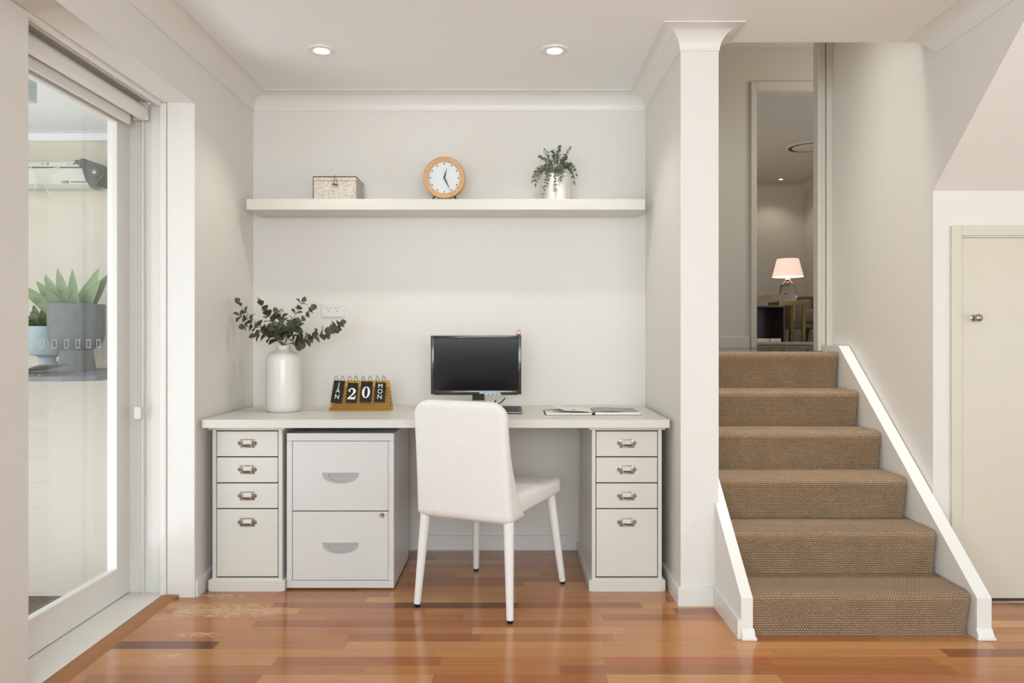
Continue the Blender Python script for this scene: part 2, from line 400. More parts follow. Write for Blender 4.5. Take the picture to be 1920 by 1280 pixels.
# wall behind the camera, with its window opening
b = box(-1.5, 4.0, -2.7, -2.6, 0, .8); addbox(b, -1.5, 4.0, -2.7, -2.6, 2.25, H); addbox(b, -1.5, -1.3, -2.7, -2.6, .8, 2.25); addbox(b, 2.1, 4.0, -2.7, -2.6, .8, 2.25)
struct('wall_rear', b, 'wall')
b = box(-1.3, 2.1, -2.68, -2.62, .8, .86); addbox(b, -1.3, 2.1, -2.68, -2.62, 2.19, 2.25)
for x in (-1.3, -.2, .9, 2.04): addbox(b, x, x+.06, -2.68, -2.62, .86, 2.19)
wn = struct('window_1', b, 'trim'); obj('pane', box(-1.24, 2.04, -2.652, -2.648, .86, 2.19), 'pane', wn)
# upper hall and the room beyond
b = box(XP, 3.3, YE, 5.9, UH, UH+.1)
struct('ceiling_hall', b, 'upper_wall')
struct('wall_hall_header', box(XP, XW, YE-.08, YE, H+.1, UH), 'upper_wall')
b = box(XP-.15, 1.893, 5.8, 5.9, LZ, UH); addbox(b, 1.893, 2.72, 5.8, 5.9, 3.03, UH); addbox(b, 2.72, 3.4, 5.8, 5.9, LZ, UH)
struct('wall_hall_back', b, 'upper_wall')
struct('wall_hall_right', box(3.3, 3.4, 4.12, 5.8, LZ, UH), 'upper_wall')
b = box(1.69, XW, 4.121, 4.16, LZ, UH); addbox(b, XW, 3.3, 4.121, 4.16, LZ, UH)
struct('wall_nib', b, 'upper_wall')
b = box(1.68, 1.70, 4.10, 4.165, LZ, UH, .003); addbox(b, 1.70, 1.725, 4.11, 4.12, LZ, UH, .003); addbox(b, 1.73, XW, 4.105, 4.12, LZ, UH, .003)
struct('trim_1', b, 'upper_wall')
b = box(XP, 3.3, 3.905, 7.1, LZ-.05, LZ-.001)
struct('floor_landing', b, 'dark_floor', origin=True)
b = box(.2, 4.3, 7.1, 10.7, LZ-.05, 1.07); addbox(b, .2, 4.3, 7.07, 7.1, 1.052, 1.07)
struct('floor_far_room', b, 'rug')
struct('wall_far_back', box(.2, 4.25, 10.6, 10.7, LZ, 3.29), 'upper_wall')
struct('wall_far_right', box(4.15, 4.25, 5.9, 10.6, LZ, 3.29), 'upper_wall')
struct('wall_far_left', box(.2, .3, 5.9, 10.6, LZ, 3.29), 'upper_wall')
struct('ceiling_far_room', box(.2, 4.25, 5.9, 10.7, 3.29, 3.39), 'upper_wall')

def cove(path, cc, z, start=0, end=0, n=10):
    """concave plaster cornice swept along wall lines, the room on the right of the path"""
    bm = bmesh.new(); P = [Vector(p) for p in path]; m = len(P)
    prof = [(0, -cc), (.004, -cc), (.004, -cc+.004)]
    for i in range(n+1):
        a = PI/2*i/n; prof.append((cc-.004-(cc-.008)*math.cos(a)+0.0, -cc+.004+(cc-.008)*math.sin(a)))
    prof += [(cc, -.004), (cc, 0)]
    rings = []
    for i, p in enumerate(P):
        ns = []
        if i > 0: d = (P[i]-P[i-1]).normalized(); ns.append(Vector((d.y, -d.x)))
        if i < m-1: d = (P[i+1]-P[i]).normalized(); ns.append(Vector((d.y, -d.x)))
        nn = (ns[0]+ns[-1]).normalized(); nn = nn/ max(.3, nn.dot(ns[0]))
        rg = []
        for o, h in prof:
            q = p+nn*o
            if i == 0 and start: d = (P[1]-P[0]).normalized(); q = q+d*start*(-h/cc)
            rg.append(bm.verts.new((q.x, q.y, z+h)))
        rg.append(bm.verts.new((p.x, p.y, z))); rings.append(rg)
    k = len(rings[0])
    for a, b in zip(rings, rings[1:]):
        for i in range(k): bm.faces.new((a[i], a[(i+1) % k], b[(i+1) % k], b[i]))
    bm.faces.new(rings[0]); bm.faces.new(rings[-1][::-1])
    return bm
struct('trim_2', cove([(XL, -2.6), (XL, YB), (XR, YB), (XR, YP), (XP, YP), (XP, YE)], c, H), 'trim', smooth=35)
struct('trim_3', cove([(XW, YE-.02), (XW, 2.40)], c, H, start=.09), 'trim', smooth=35)
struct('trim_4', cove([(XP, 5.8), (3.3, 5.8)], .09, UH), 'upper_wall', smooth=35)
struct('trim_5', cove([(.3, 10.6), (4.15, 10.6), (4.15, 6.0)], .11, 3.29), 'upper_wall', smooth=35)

def skirt(path, h, t):
    bm = bmesh.new(); P = [Vector(p) for p in path]; m = len(P)
    prof = [(0, 0), (t, 0), (t, h-.004), (t-.004, h), (0, h)]; rings = []
    for i, p in enumerate(P):
        ns = []
        if i > 0: d = (P[i]-P[i-1]).normalized(); ns.append(Vector((d.y, -d.x)))
        if i < m-1: d = (P[i+1]-P[i]).normalized(); ns.append(Vector((d.y, -d.x)))
        nn = (ns[0]+ns[-1]).normalized(); nn = nn/max(.3, nn.dot(ns[0]))
        rings.append([bm.verts.new((p.x+nn.x*o, p.y+nn.y*o, hh)) for o, hh in prof])
    for a, b in zip(rings, rings[1:]):
        for i in range(5): bm.faces.new((a[i], a[(i+1) % 5], b[(i+1) % 5], b[i]))
    bm.faces.new(rings[0]); bm.faces.new(rings[-1][::-1]); return bm
struct('baseboard_back', skirt([(XL, 3.19), (XL, YB), (XR, YB), (XR, YP), (XP-.012, YP)], .076, .013), 'trim')
b = skirt([(XP, 5.8), (1.84, 5.8)], .085, .014)
for v in b.verts: v.co.z += LZ
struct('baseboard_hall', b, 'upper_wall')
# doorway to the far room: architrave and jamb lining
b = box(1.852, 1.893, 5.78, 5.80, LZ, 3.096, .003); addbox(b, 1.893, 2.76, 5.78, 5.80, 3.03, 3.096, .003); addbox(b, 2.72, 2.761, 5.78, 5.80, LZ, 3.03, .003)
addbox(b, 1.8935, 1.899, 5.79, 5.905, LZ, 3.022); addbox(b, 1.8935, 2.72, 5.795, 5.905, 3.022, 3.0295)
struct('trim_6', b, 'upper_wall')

# ------------------------------------------------------------------ staircase
st = thing('staircase', (1.3, 2.75, 0), 'straight flight of six brown carpeted steps between white stringers', 'stairs')
Yk = [2.752, 2.972, 3.196, 3.421, 3.648, 3.872]
Zk = [.162, .333, .505, .675, .848, LZ+.002]
prof = []
prev_z = 0
for k in range(6):
    top = Zk[k]; yf = Yk[k]; yb = yf+.020
    prof += [(yb, prev_z+.0), (yb-.002, prev_z+.03), (yf+.008, top-.075), (yf+.002, top-.05)]
    r = .026
    for i in range(8):
        a = PI*.93*i/7 - .3
        prof.append((yf-.004+r-r*math.cos(a)*1.0 if a < PI/2 else yf-.004+r+r*math.sin(a-PI/2)*1.3, top-r+r*math.sin(min(a, PI/2)) if a < PI/2 else top))
    prof.append((yf+.10, top-.001))
    nb = Yk[k+1]+.020 if k < 5 else 3.93
    prof.append((nb-.01, top)); prev_z = top
prof.append((3.93, LZ-.01)); 
pp = [prof[0]]
for p in prof[1:]:
    if (p[0]-pp[-1][0])**2+(p[1]-pp[-1][1])**2 > 1e-8: pp.append(p)
prof = pp
bm = bmesh.new(); uvl = bm.loops.layers.uv.new('UVMap')
x0, x1 = .886, 1.702
cols = [x0+(x1-x0)*i/24 for i in range(24)] + [x1-.03, x1-.018, x1-.009, x1-.003, x1]
cols = sorted(set(cols))
arc = [0]
for a_, b_ in zip(prof, prof[1:]): arc.append(arc[-1]+math.hypot(b_[0]-a_[0], b_[1]-a_[1]))
grid = []
for x in cols:
    d = max(0, x-(x1-.035)); back = .035-math.sqrt(max(0, .035**2-d*d))
    colv = []
    for (y, z) in prof:
        wv = .0025*math.sin(x*9+y*13)+.0015*math.sin(x*31+z*20)
        colv.append(bm.verts.new((x, y+back+(wv if .01 < z < 1.0 else 0), z)))
    grid.append(colv)
for i in range(len(cols)-1):
    for j in range(len(prof)-1):
        f = bm.faces.new((grid[i][j], grid[i+1][j], grid[i+1][j+1], grid[i][j+1]))
        for l, (ii, jj) in zip(f.loops, ((i, j), (i+1, j), (i+1, j+1), (i, j+1))): l[uvl].uv = (cols[ii], arc[jj])
for colv in (grid[0], grid[-1]):
    bot = bm.verts.new((colv[0].co.x, 3.93, 0))
    lst = colv + [bot]
    bm.faces.new(lst)
obj('carpet', bm, 'carpet', st, smooth=60)
# left stringer / half wall with its cap, right stringer
def sz(y): return .151+.788*(y-2.74)
b = prism(bmesh.new(), [(2.74, 0), (2.74, .151), (YP-.001, sz(YP-.001)), (YP-.001, 0)], 'x', .841, .884)
obj('half_wall', b, 'trim', st)
obj('stringer', prism(bmesh.new(), [(YP-.001, 0), (YP-.001, sz(YP-.001)), (3.9, sz(3.9)), (3.9, 0)], 'x', .8565, .884), 'trim', st)
b = prism(bmesh.new(), [(2.74, 0), (2.74, .151), (3.902, sz(3.902)), (4.1, sz(3.902)), (4.1, 0)], 'x', 1.706, 1.76)
obj('stringer', b, 'trim', st)
# small skirting along the outside of the left stringer and the splayed feet
b = prism(bmesh.new(), [(2.742, 0), (2.742, .07), (YP, .085), (YP, 0)], 'x', .829, .841)
obj('skirting', b, 'trim', st)
for (a0, a1) in ((.839, .895), (1.700, 1.768)):
    b = bmesh.new()
    bmf = addbox(b, a0, a1, 2.722, 2.74, 0, .012, .003)
    prism(b, [(2.724, .012), (2.7395, .04), (2.7395, .012)], 'x', a0+.003, a1-.006)
    obj('foot_moulding', b, 'trim', st)

# ------------------------------------------------------------------ cupboard door under the flight
b = box(1.836, 1.879, YC-.014, YC, 0, 1.575, .003); addbox(b, 1.879, 2.60, YC-.014, YC, 1.533, 1.575, .003); addbox(b, 2.60, 2.643, YC-.014, YC, 0, 1.575, .003)
struct('trim_7', b, 'door')
d2 = struct('door_2', box(1.883, 2.597, YC+.003, YC+.036, .014, 1.526, .002), 'door')
kp = at(1826, 596, YC)
b = lathe(bmesh.new(), [(.0, 0), (.013, 0), (.014, -.003), (.007, -.006), (.006, -.018), (.010, -.022), (.0155, -.030), (.0160, -.038), (.0125, -.044), (.005, -.047), (0, -.0475)], (kp.x, YC+.003, kp.z), 24, 'y', cap=False)
obj('door_knob', b, 'knob', d2, smooth=50)
struct('trim_8', box(1.88, 2.6, YC+.02, YC+.1, 0, .004), 'gap')

# ------------------------------------------------------------------ glass door on the left
XD = -1.64
b = box(XD-.045, XD, 3.11, 3.208, .02, 2.105); addbox(b, XD-.045, XD, 1.7, 1.84, .02, 2.105)
addbox(b, XD-.045, XD, 1.84, 3.11, .02, .138); addbox(b, XD-.045, XD, 1.84, 3.11, 2.01, 2.105)
d1 = struct('door_1', b, 'trim')
b = bmesh.new()   # glazing bead, mitred look
addbox(b, XD-.018, XD+.002, 3.096, 3.112, .130, 2.018, .002); addbox(b, XD-.018, XD+.002, 1.83, 3.10, .130, .148, .002); addbox(b, XD-.018, XD+.002, 1.83, 3.10, 2.0, 2.018, .002)
addbox(b, XD-.018, XD+.002, 1.836, 1.85, .130, 2.018, .002)
obj('glazing_bead', b, 'trim', d1)
obj('glass', box(XD-.027, XD-.022, 1.836, 3.114, .134, 2.014), 'pane', d1)
for px in (46, 79, 101.5, 124, 145.5, 165.5, 184.5):
    y = 1.662*F/(CX-px); z = 1.083; s, t_ = .0135, .0022; X0 = XD-.0215
    b = bmesh.new()
    for (ya, yb_, za, zb) in ((-s, s, s-t_, s), (-s, s, -s, -s+t_), (-s, -s+t_, -s, s), (s-t_, s, -s, s)):
        addbox(b, X0, X0+.0004, y+ya, y+yb_, z+za*1.25, z+zb*1.25)
    obj('safety_sticker', b, 'white_print', d1)
# frame: jamb profile, head lining, the post at the near side, sill and timber beading
b = box(-1.47, XL+.001, 3.183, 3.19, 0, 2.109); addbox(b, -1.545, -1.47, 3.197, 3.206, 0, 2.109); addbox(b, -1.50, -1.472, 3.176, 3.206, 0, 2.109, .005)
addbox(b, -1.582, -1.574, 3.188, 3.206, 0, 2.109, .003); addbox(b, -1.70, -1.5, 3.206, 3.26, -.02, 2.109)
addbox(b, XL-.006, XL+.004, 3.178, 3.20, 0, 2.112, .002)
addbox(b, XL-.004, XL+.003, 1.6, 3.19, 2.104, 2.112, .002)
addbox(b, -1.51, -1.488, 2.3, 3.19, 2.095, 2.110, .003); addbox(b, -1.535, -1.522, 2.3, 3.19, 2.099, 2.110, .003); addbox(b, -1.70, -1.62, 1.7, 3.21, 2.098, 2.2)
struct('trim_9', b, 'trim')
struct('trim_10', box(-1.70, -1.488, 1.55, 2.30, -.02, 2.1085, .003), 'trim')
b = box(-1.72, -1.485, 1.55, 3.206, -.08, .016, .003)
struct('trim_11', b, 'trim')
b = prism(bmesh.new(), [(-1.485, 0), (-1.485, .016), (-1.470, .017), (-1.445, .012), (-1.425, 0)], 'y', 1.4, 3.165)
addbox(b, -1.485, -1.42, 3.165, 3.186, 0, .013, .004)
struct('trim_12', b, 'wood_strip')
# roller blind rolled up at the head
bl = thing('roller_blind', (-1.575, 2.7, 2.0), 'rolled up white roller blind at the head of the glass door', 'blind')
obj('roll', cyl(bmesh.new(), (-1.572, 1.9, 2.062), (-1.572, 3.165, 2.062), .030, 32), 'trim', bl, smooth=40)
obj('bottom_rail', addbox(bmesh.new(), -1.612, -1.597, 1.9, 3.13, 2.000, 2.045, .005), 'trim', bl)
obj('end_cap', addbox(bmesh.new(), -1.61, -1.545, 3.168, 3.172, 2.03, 2.108, .001), 'trim', bl)
b = bmesh.new()
for (xx, yy) in ((-1.590, 3.160), (-1.578, 3.160)):
    z = 2.04
    while z > .80:
        lathe(b, [(0, -.0022), (.0019, -.0011), (.0019, .0011), (0, .0022)], (xx, yy, z), 6, 'z', cap=False); z -= .0062
obj('bead_chain', b, 'trim', bl, smooth=True)
obj('chain_weight', addbox(bmesh.new(), -1.600, -1.567, 3.152, 3.164, .762, .816, .006, 3), 'trim', bl, smooth=40)

# ------------------------------------------------------------------ patio outside
struct('wall_patio', box(-6, -1.5, 4.01, 4.1, -.3, 2.3), 'ext_wall')
struct('trim_13', box(-6, -1.5, 3.98, 4.01, 2.16, 2.20, .004), 'ext_ceil')
struct('ceiling_patio', box(-3.4, -1.7, .5, 4.01, 2.20, 2.3), 'ext_ceil')
struct('floor_patio', box(-7, -1.72, -3, 4.01, -.32, -.277), 'gravel')
sh = bmesh.new()
pts = [(-3.6, 4.01), (-3.6, 3.15), (-2.5, 3.10), (-2.15, 3.085), (-2.0, 3.09), (-1.86, 3.085), (-1.80, 3.10), (-1.74, 3.13), (-1.72, 3.3), (-1.72, 4.01)]
prism(sh, pts, 'z', .926, .946)
t = obj('ledge', sh, 'slate'); tag(t, 'dark slate ledge with rough edge outside the glass door', 'shelf')
struct('trim_14', box(-3.6, -1.72, 3.985, 4.009, .9465, .962), 'ext_wall')
def potted(name, px, py, Y, prof, pm, label):
    p = at(px, py, Y); p.z = .946; s = Y/F
    t = thing(name, p, label, 'potted plant')
    b = lathe(bmesh.new(), [(r*s, h*s) for r, h in prof], (0, 0, 0), 44, cap=False)
    obj('pot', b, pm, t, smooth=40, local=True)
    r, h = prof[-2][0]*s, prof[-2][1]*s
    obj('soil', lathe(bmesh.new(), [(0, h-.012), (r-.004, h-.012)], (0, 0, 0), 30, cap=False), 'soil', t, local=True)
    return t, s, h
def blade(bm, base, tip, wid, sag=.02, n=10, fold=.25):
    base, tip = Vector(base), Vector(tip); d = tip-base; mid = base+d*.5+Vector((0, 0, sag)); path = bez(base, mid, tip, n)
    side = d.cross(Vector((0, -1, 0.0))).normalized()
    if side.length < .1: side = Vector((1, 0, 0))
    out = side.cross(d).normalized(); L = []
    for i, p in enumerate(path):
        t = i/(n-1); w_ = wid*(.72+1.0*t)*(1-t)**.90 if t < 1 else 0
        w_ = max(w_, .0006); th = .008*(1-t)+.0012
        L.append([bm.verts.new(p-side*w_/2+out*w_*fold), bm.verts.new(p-out*0), bm.verts.new(p+side*w_/2+out*w_*fold), bm.verts.new(p-out*th)])
    for a, b_ in zip(L, L[1:]):
        for i in range(4): bm.faces.new((a[i], a[(i+1) % 4], b_[(i+1) % 4], b_[i]))
t, s, h = potted('potted_agave', 144, 694, 3.7, [(0, 0), (31.5, 0), (32, 2), (27.5, 37), (28, 39), (40, 48), (45, 56), (47.5, 72), (48.5, 122), (48.5, 124), (45.5, 124), (44, 110), (0, 108)], 'pot_grey', 'large grey footed planter of pale green agave on the slate ledge')
b = bmesh.new()
tips = [(53, 532, -.10), (72, 512, .05), (82, 528, -.06), (116, 501, .09), (126, 505, -.08), (104, 522, -.09), (150, 525, .07), (162, 519, .06), (176, 522, -.02), (193, 502, -.03), (204, 509, .02), (199, 525, -.05), (140, 548, -.10), (110, 545, -.11), (168, 545, -.11)]
P0 = at(144, 694, 3.7)
for (x, y, dy) in tips:
    q = at(x, y, 3.7); tip = Vector((q.x-P0.x, dy, q.z-.946)); base = Vector((tip.x*.26, dy*.3, h-.02))
    blade(b, base, tip, random.uniform(.078, .10), .012)
obj('leaves', b, 'agave', t, smooth=60, local=True)
t, s, h = potted('potted_succulent', 89, 691, 3.80, [(0, 0), (24, 0), (24, 2), (14, 17), (14, 22), (18, 26), (31, 28), (33, 31), (33.5, 80), (33, 81), (31, 81), (30, 72), (0, 70)], 'pot_blue', 'smaller pale blue footed planter of dark green succulent behind the big one')
b = bmesh.new(); P0 = at(89, 691, 3.8)
for (x, y, dy) in [(40, 588, -.05), (48, 583, .04), (58, 571, .02), (52, 602, -.08), (82, 563, .03), (92, 564, -.03), (72, 590, -.09), (60, 596, -.09), (100, 575, .05), (112, 590, 0), (125, 585, .05), (86, 596, -.1)]:
    q = at(x, y, 3.8); tip = Vector((q.x-P0.x, dy, q.z-.946)); base = Vector((tip.x*.35, dy*.4, h-.012))
    blade(b, base, tip, random.uniform(.062, .08), .012)
obj('leaves', b, 'succ', t, smooth=60, local=True)
# papers
def sheet(bm, x0, x1, y0, y1, z, th, f, n=14):
    top, bot = [], []
    for i in range(n):
        x = x0+(x1-x0)*i/(n-1); hh = f(i/(n-1))
        top.append([bm.verts.new((x, y, z+hh+th)) for y in (y0, y1)]); bot.append([bm.verts.new((x, y, z+hh)) for y in (y0, y1)])
    for i in range(n-1):
        bm.faces.new((top[i][0], top[i+1][0], top[i+1][1], top[i][1])); bm.faces.new((bot[i][1], bot[i+1][1], bot[i+1][0], bot[i][0]))
        for k in (0, 1): bm.faces.new((top[i][k], top[i+1][k], bot[i+1][k], bot[i][k]) if k else (bot[i][0], bot[i+1][0], top[i+1][0], top[i][0]))
    for i in (0, n-1): bm.faces.new((top[i][0], top[i][1], bot[i][1], bot[i][0]))
nw = obj('newspaper', (lambda bm: (sheet(bm, -2.32, -1.99, 3.16, 3.40, .9462, .004, lambda t: .001), bm)[1])(bmesh.new()), 'page_dark'); tag(nw, 'folded printed newspaper lying on the slate ledge beneath a loose sheet', 'newspaper')
lt = obj('paper_sheet', (lambda bm: (sheet(bm, -2.36, -2.02, 3.18, 3.42, .9515, .001, lambda t: .004+.042*max(0, t-.55)**1.6*3), bm)[1])(bmesh.new()), 'page', smooth=60); tag(lt, 'loose white sheet with curled corner outside by the planters', 'paper')
# clothesline on the patio wall
YW = 4.01; Yc = 3.92
cl = thing('clothesline', (at(48, 330, Yc).x, 3.95, 1.9), 'retracted cream folding clothesline with dark end casting on the patio wall', 'clothesline')
def zz(y, Y=Yc): return EYE-(y-HY)*Y/F
def xx(x, Y=Yc): return (x-CX)*Y/F
b = prism(bmesh.new(), [(3.90, zz(317)), (4.0, zz(317)), (4.01, zz(352)), (3.93, zz(352)), (3.905, zz(346))], 'x', -3.3, xx(168)); obj('housing', b, 'cline', cl)
b = box(-3.3, xx(153), 3.90, 3.93, zz(314), zz(305), .003); addbox(b, -3.3, xx(158), 3.93, 4.01, zz(316), zz(306)); obj('rail', b, 'cline', cl)
for (a0, a1) in ((83, 95.5), (132, 144)):
    obj('slot', box(xx(a0), xx(a1), 3.898, 3.901, zz(310.4), zz(307.4)), 'cgrey', cl)
    obj('slot_plug', box(xx(a0+2), xx(a1-2), 3.896, 3.901, zz(310), zz(307.8), .001), 'white_print', cl)
poly = [(1200, 160), (1290, 155), (1350, 120), (1640, 220), (1660, 250), (1730, 260), (1780, 350), (1775, 440), (1740, 520), (1680, 560), (1640, 650), (1430, 600), (1330, 280), (1200, 230)]
b = prism(bmesh.new(), [(xx(40+u/10.67), zz(290+v/10.67)) for u, v in poly], 'y', 3.86, 3.99)
eb = obj('end_casting', b, 'cgrey', cl)
pc = (xx(190), 3.86, zz(327)); obj('bolt', lathe(bmesh.new(), [(0, -.008), (.011, -.007), (.012, 0)], pc, 16, 'y', cap=False), 'knob', eb, smooth=True)
obj('reel', lathe(bmesh.new(), [(0, -.006), (.028, -.006), (.034, 0)], pc, 32, 'y', cap=False), 'cgrey', eb, smooth=40)
def cordpath(L, Y=3.88): return [Vector((xx(40+u/10.67, Y), Y, zz(290+v/10.67, Y))) for u, v in L]
for L in ([(90, 150), (160, 210), (220, 290), (270, 410), (290, 520), (285, 620), (268, 690)], [(760, 250), (640, 275), (550, 285), (490, 350), (455, 450), (460, 570), (500, 680), (570, 785)]):
    obj('cord', tube(bmesh.new(), cordpath(L), .0022, 8), 'cord', cl, smooth=True)
tb = text_bm('EXTENDALINE 6', .0105, spacing=1.05, bold=.0003)
xf(tb, Matrix.Translation((xx(150.5), 3.904, zz(342.3))) @ Matrix.Rotation(PI/2, 4, 'X')); obj('lettering', tb, 'ink', cl)
b = bmesh.new()
for (u0, u1, v0, v1) in ((885, 980, 535, 545), (885, 980, 572, 582), (885, 897, 535, 582), (968, 980, 535, 582), (940, 980, 540, 556), (845, 870, 538, 550), (845, 870, 568, 580)):
    addbox(b, xx(40+u0/10.67), xx(40+u1/10.67), 3.9035, 3.9045, zz(290+v1/10.67), zz(290+v0/10.67))
obj('emblem', b, 'ink', cl)
# fitting under the patio ceiling
p = at(52, 170, 2.9)
b = box(p.x-.05, p.x+.012, 2.86, 2.94, EYE-(188-HY)*2.9/F, 2.2, .003)
o = obj('wall_speaker', b, 'pot_blue'); tag(o, 'pale grey box fixed under the patio ceiling', 'fitting'); o.name = 'ceiling_box'

# ------------------------------------------------------------------ downlights
def downlight(x, y, z, label, grp, r=.045):
    t = thing('downlight', (x, y, z-.004), label, 'downlight', grp)
    obj('trim_ring', lathe(bmesh.new(), [(r*.72, .003), (r*.74, -.002), (r*.9, -.005), (r*1.3, -.003), (r*1.36, .004)], (0, 0, 0), 40, cap=False), 'trim', t, smooth=40, local=True)
    obj('lens', lathe(bmesh.new(), [(0, -.004), (r*.6, -.0035), (r*.74, -.001)], (0, 0, 0), 32, cap=False), 'bulb', t, smooth=True, local=True)
    return t
for px, lb in ((603, 'lit round ceiling downlight, the left of two over the desk'), (1040, 'lit round ceiling downlight, the right of two over the desk')):
    p = at(px, 93, 3.30)
    downlight(p.x, 3.30, H, lb, 'ceiling downlights')
    spot('downlight_beam', (p.x, 3.30, H-.02), 8, (1, .92, .82), 115)
downlight(at(1464, 341, 10.2).x, 10.2, 3.29, 'small lit downlight in the ceiling of the far upstairs room', None, .03)
spot('downlight_beam', (at(1464, 341, 10.2).x, 10.2, 3.27), 6, (1, .88, .74), 120)
vt = thing('ceiling_vent', (3.36, 8.47, 3.285), 'round ceiling vent seen through the upstairs doorway', 'vent')
obj('outer_ring', lathe(bmesh.new(), [(.25, .004), (.24, -.012), (.215, -.014), (.205, -.004)], (0, 0, 0), 48, cap=False), 'upper_wall', vt, smooth=40, local=True)
obj('shadow_gap', lathe(bmesh.new(), [(.16, -.0125), (.215, -.0125)], (0, 0, 0), 48, cap=False), 'gap', vt, local=True)
obj('centre_disc', lathe(bmesh.new(), [(0, -.022), (.16, -.020), (.175, -.012)], (0, 0, 0), 48, cap=False), 'upper_wall', vt, smooth=40, local=True)

# ------------------------------------------------------------------ desk, drawer units, filing cabinet
DT = .755
dk = obj('desktop', box(-1.333, .678, 3.208, YB-.002, DT-.036, DT, .002), 'furn'); tag(dk, 'long cream desktop spanning the alcove on two drawer units', 'desk')
def drawer_unit(loc, label):
    t = thing('drawer_unit', loc, label, 'drawer unit', 'narrow drawer units under the desk')
    w = .153
    b = addbox(bmesh.new(), -w, w, .012, .60, .055, .705, .0015); obj('carcass', b, 'furn', t, local=True)
    obj('recess', box(-.137, .137, .0105, .0125, .056, .700), 'gap', t, local=True)
    b = addbox(bmesh.new(), -w, -.1365, -.001, .0125, .055, .705, .001); addbox(b, .1365, w, -.001, .0125, .055, .705, .001); obj('front_stile', b, 'furn', t, local=True)
    obj('top_board', addbox(bmesh.new(), -w-.014, w+.014, -.012, .60, .705, .718, .002), 'furn', t, local=True)
    b = prism(bmesh.new(), [(-.014, 0), (-.014, .046), (-.004, .056), (.59, .056), (.59, 0)], 'x', -w-.002, w+.002)
    addbox(b, -w-.014, -w, -.014, .59, 0, .05, .003); addbox(b, w, w+.014, -.014, .59, 0, .05, .003)
    obj('plinth', b, 'furn', t, local=True)
    for (z0, z1, hz) in ((.588, .697, .645), (.474, .583, .530), (.361, .469, .415), (.062, .356, .300)):
        d = obj('drawer', addbox(bmesh.new(), -.1335, .1335, -.002, .012, z0, z1, .0025), 'furn', t, local=True)
        y = -.002; b = bmesh.new()
        for s in (-1, 1):
            addbox(b, min(s*.0325, s*.0225), max(s*.0325, s*.0225), y-.003, y, hz-.0185, hz+.0185, .001)
            addbox(b, min(s*.0235, s*.0195), max(s*.0235, s*.0195), y-.0055, y, hz-.0185, hz+.0185, .001)
            lathe(b, [(.0085, 0), (.008, -.002), (.006, -.0035), (.006, -.005), (.0035, -.0075), (0, -.008)], (s*.034, y, hz), 16, 'y', cap=False)
        addbox(b, -.022, .022, y-.005, y, hz+.0145, hz+.0185, .001); addbox(b, -.022, .022, y-.005, y, hz-.0185, hz-.0135, .001)
        prism(b, [(y-.004, hz-.0135), (y-.014, hz-.011), (y-.017, hz-.004), (y-.0155, hz-.003), (y-.012, hz-.009), (y-.003, hz-.010)], 'x', -.0175, .0175)
        hd = obj('label_holder', b, 'nickel', d, smooth=35, local=True)
        obj('label_card', box(-.0205, .0205, y-.0012, y-.0002, hz-.014, hz+.0155), 'paper', hd, local=True)
    return t
u1 = drawer_unit((-1.1595, 3.272, 0), 'narrow cream four drawer unit at the left end of the desk')
u2 = copy_tree(u1); u2.location = (.503, 3.272, 0); u2['label'] = 'narrow cream four drawer unit at the right end of the desk by the stairs'
fc = thing('filing_cabinet', (-.7545, 3.28, 0), 'white metal two drawer filing cabinet under the desk', 'filing cabinet')
w = .2355
b = bmesh.new()
addbox(b, -w, w, .016, .46, .008, .686, .002)
addbox(b, -w, -w+.024, 0, .0155, .0405, .6535, .0015); addbox(b, w-.024, w, 0, .0155, .0405, .6535, .0015)
addbox(b, -w, w, 0, .0155, .654, .688, .0015); addbox(b, -w, w, 0, .0155, .008, .040, .0015)
addbox(b, -w+.02, -w+.08, .03, .09, 0, .01); addbox(b, w-.08, w-.02, .03, .09, 0, .01); addbox(b, -w+.02, -w+.08, .38, .44, 0, .01); addbox(b, w-.08, w-.02, .38, .44, 0, .01)
obj('cabinet_body', b, 'steel_white', fc, local=True)
obj('recess', box(-w+.022, w-.022, .014, .0165, .038, .656), 'gap', fc, local=True)
def halfmoon(r_, hh, n=24):   # outline: straight top, curved bottom
    return [(-r_, 0)] + [(-r_*math.cos(PI*i/n), -hh*math.sin(PI*i/n)**.8) for i in range(1, n)] + [(r_, 0)]
for k, (z0, z1, hz) in enumerate(((.347, .652, .514), (.042, .343, .207))):
    d = obj('drawer', addbox(bmesh.new(), -w+.0255, w-.0255, .002, .014, z0, z1, .002), 'steel_white', fc, local=True)
    b = bmesh.new(); O = halfmoon(.079, .046); I = halfmoon(.053, .032); I = [(x, z-.006) for x, z in I]
    O = [(x, z+hz) for x, z in O]; I = [(x, z+hz) for x, z in I]
    n = len(O); yo, yi = -.003, .0015
    vo = [b.verts.new((x, .002, z)) for x, z in O]; vf = [b.verts.new((x*.985, yo, hz+(z-hz)*.97-.001)) for x, z in O]; vi = [b.verts.new((x, yo, z)) for x, z in I]; vb = [b.verts.new((x*.93, yi, hz-.006+(z-hz+.006)*.9)) for x, z in I]
    for A, B in ((vo, vf), (vf, vi), (vi, vb)):
        for i in range(n): b.faces.new((A[i], A[(i+1) % n], B[(i+1) % n], B[i]))
    b.faces.new(vb)
    obj('cup_pull', b, 'grey_pull', d, smooth=30, local=True)
    if k == 1:
        obj('lock', lathe(bmesh.new(), [(.0105, .002), (.0105, -.002), (.008, -.004), (.004, -.0035), (.004, -.001), (0, -.001)], (.183, 0, .327), 20, 'y', cap=False), 'nickel', d, smooth=30, local=True)

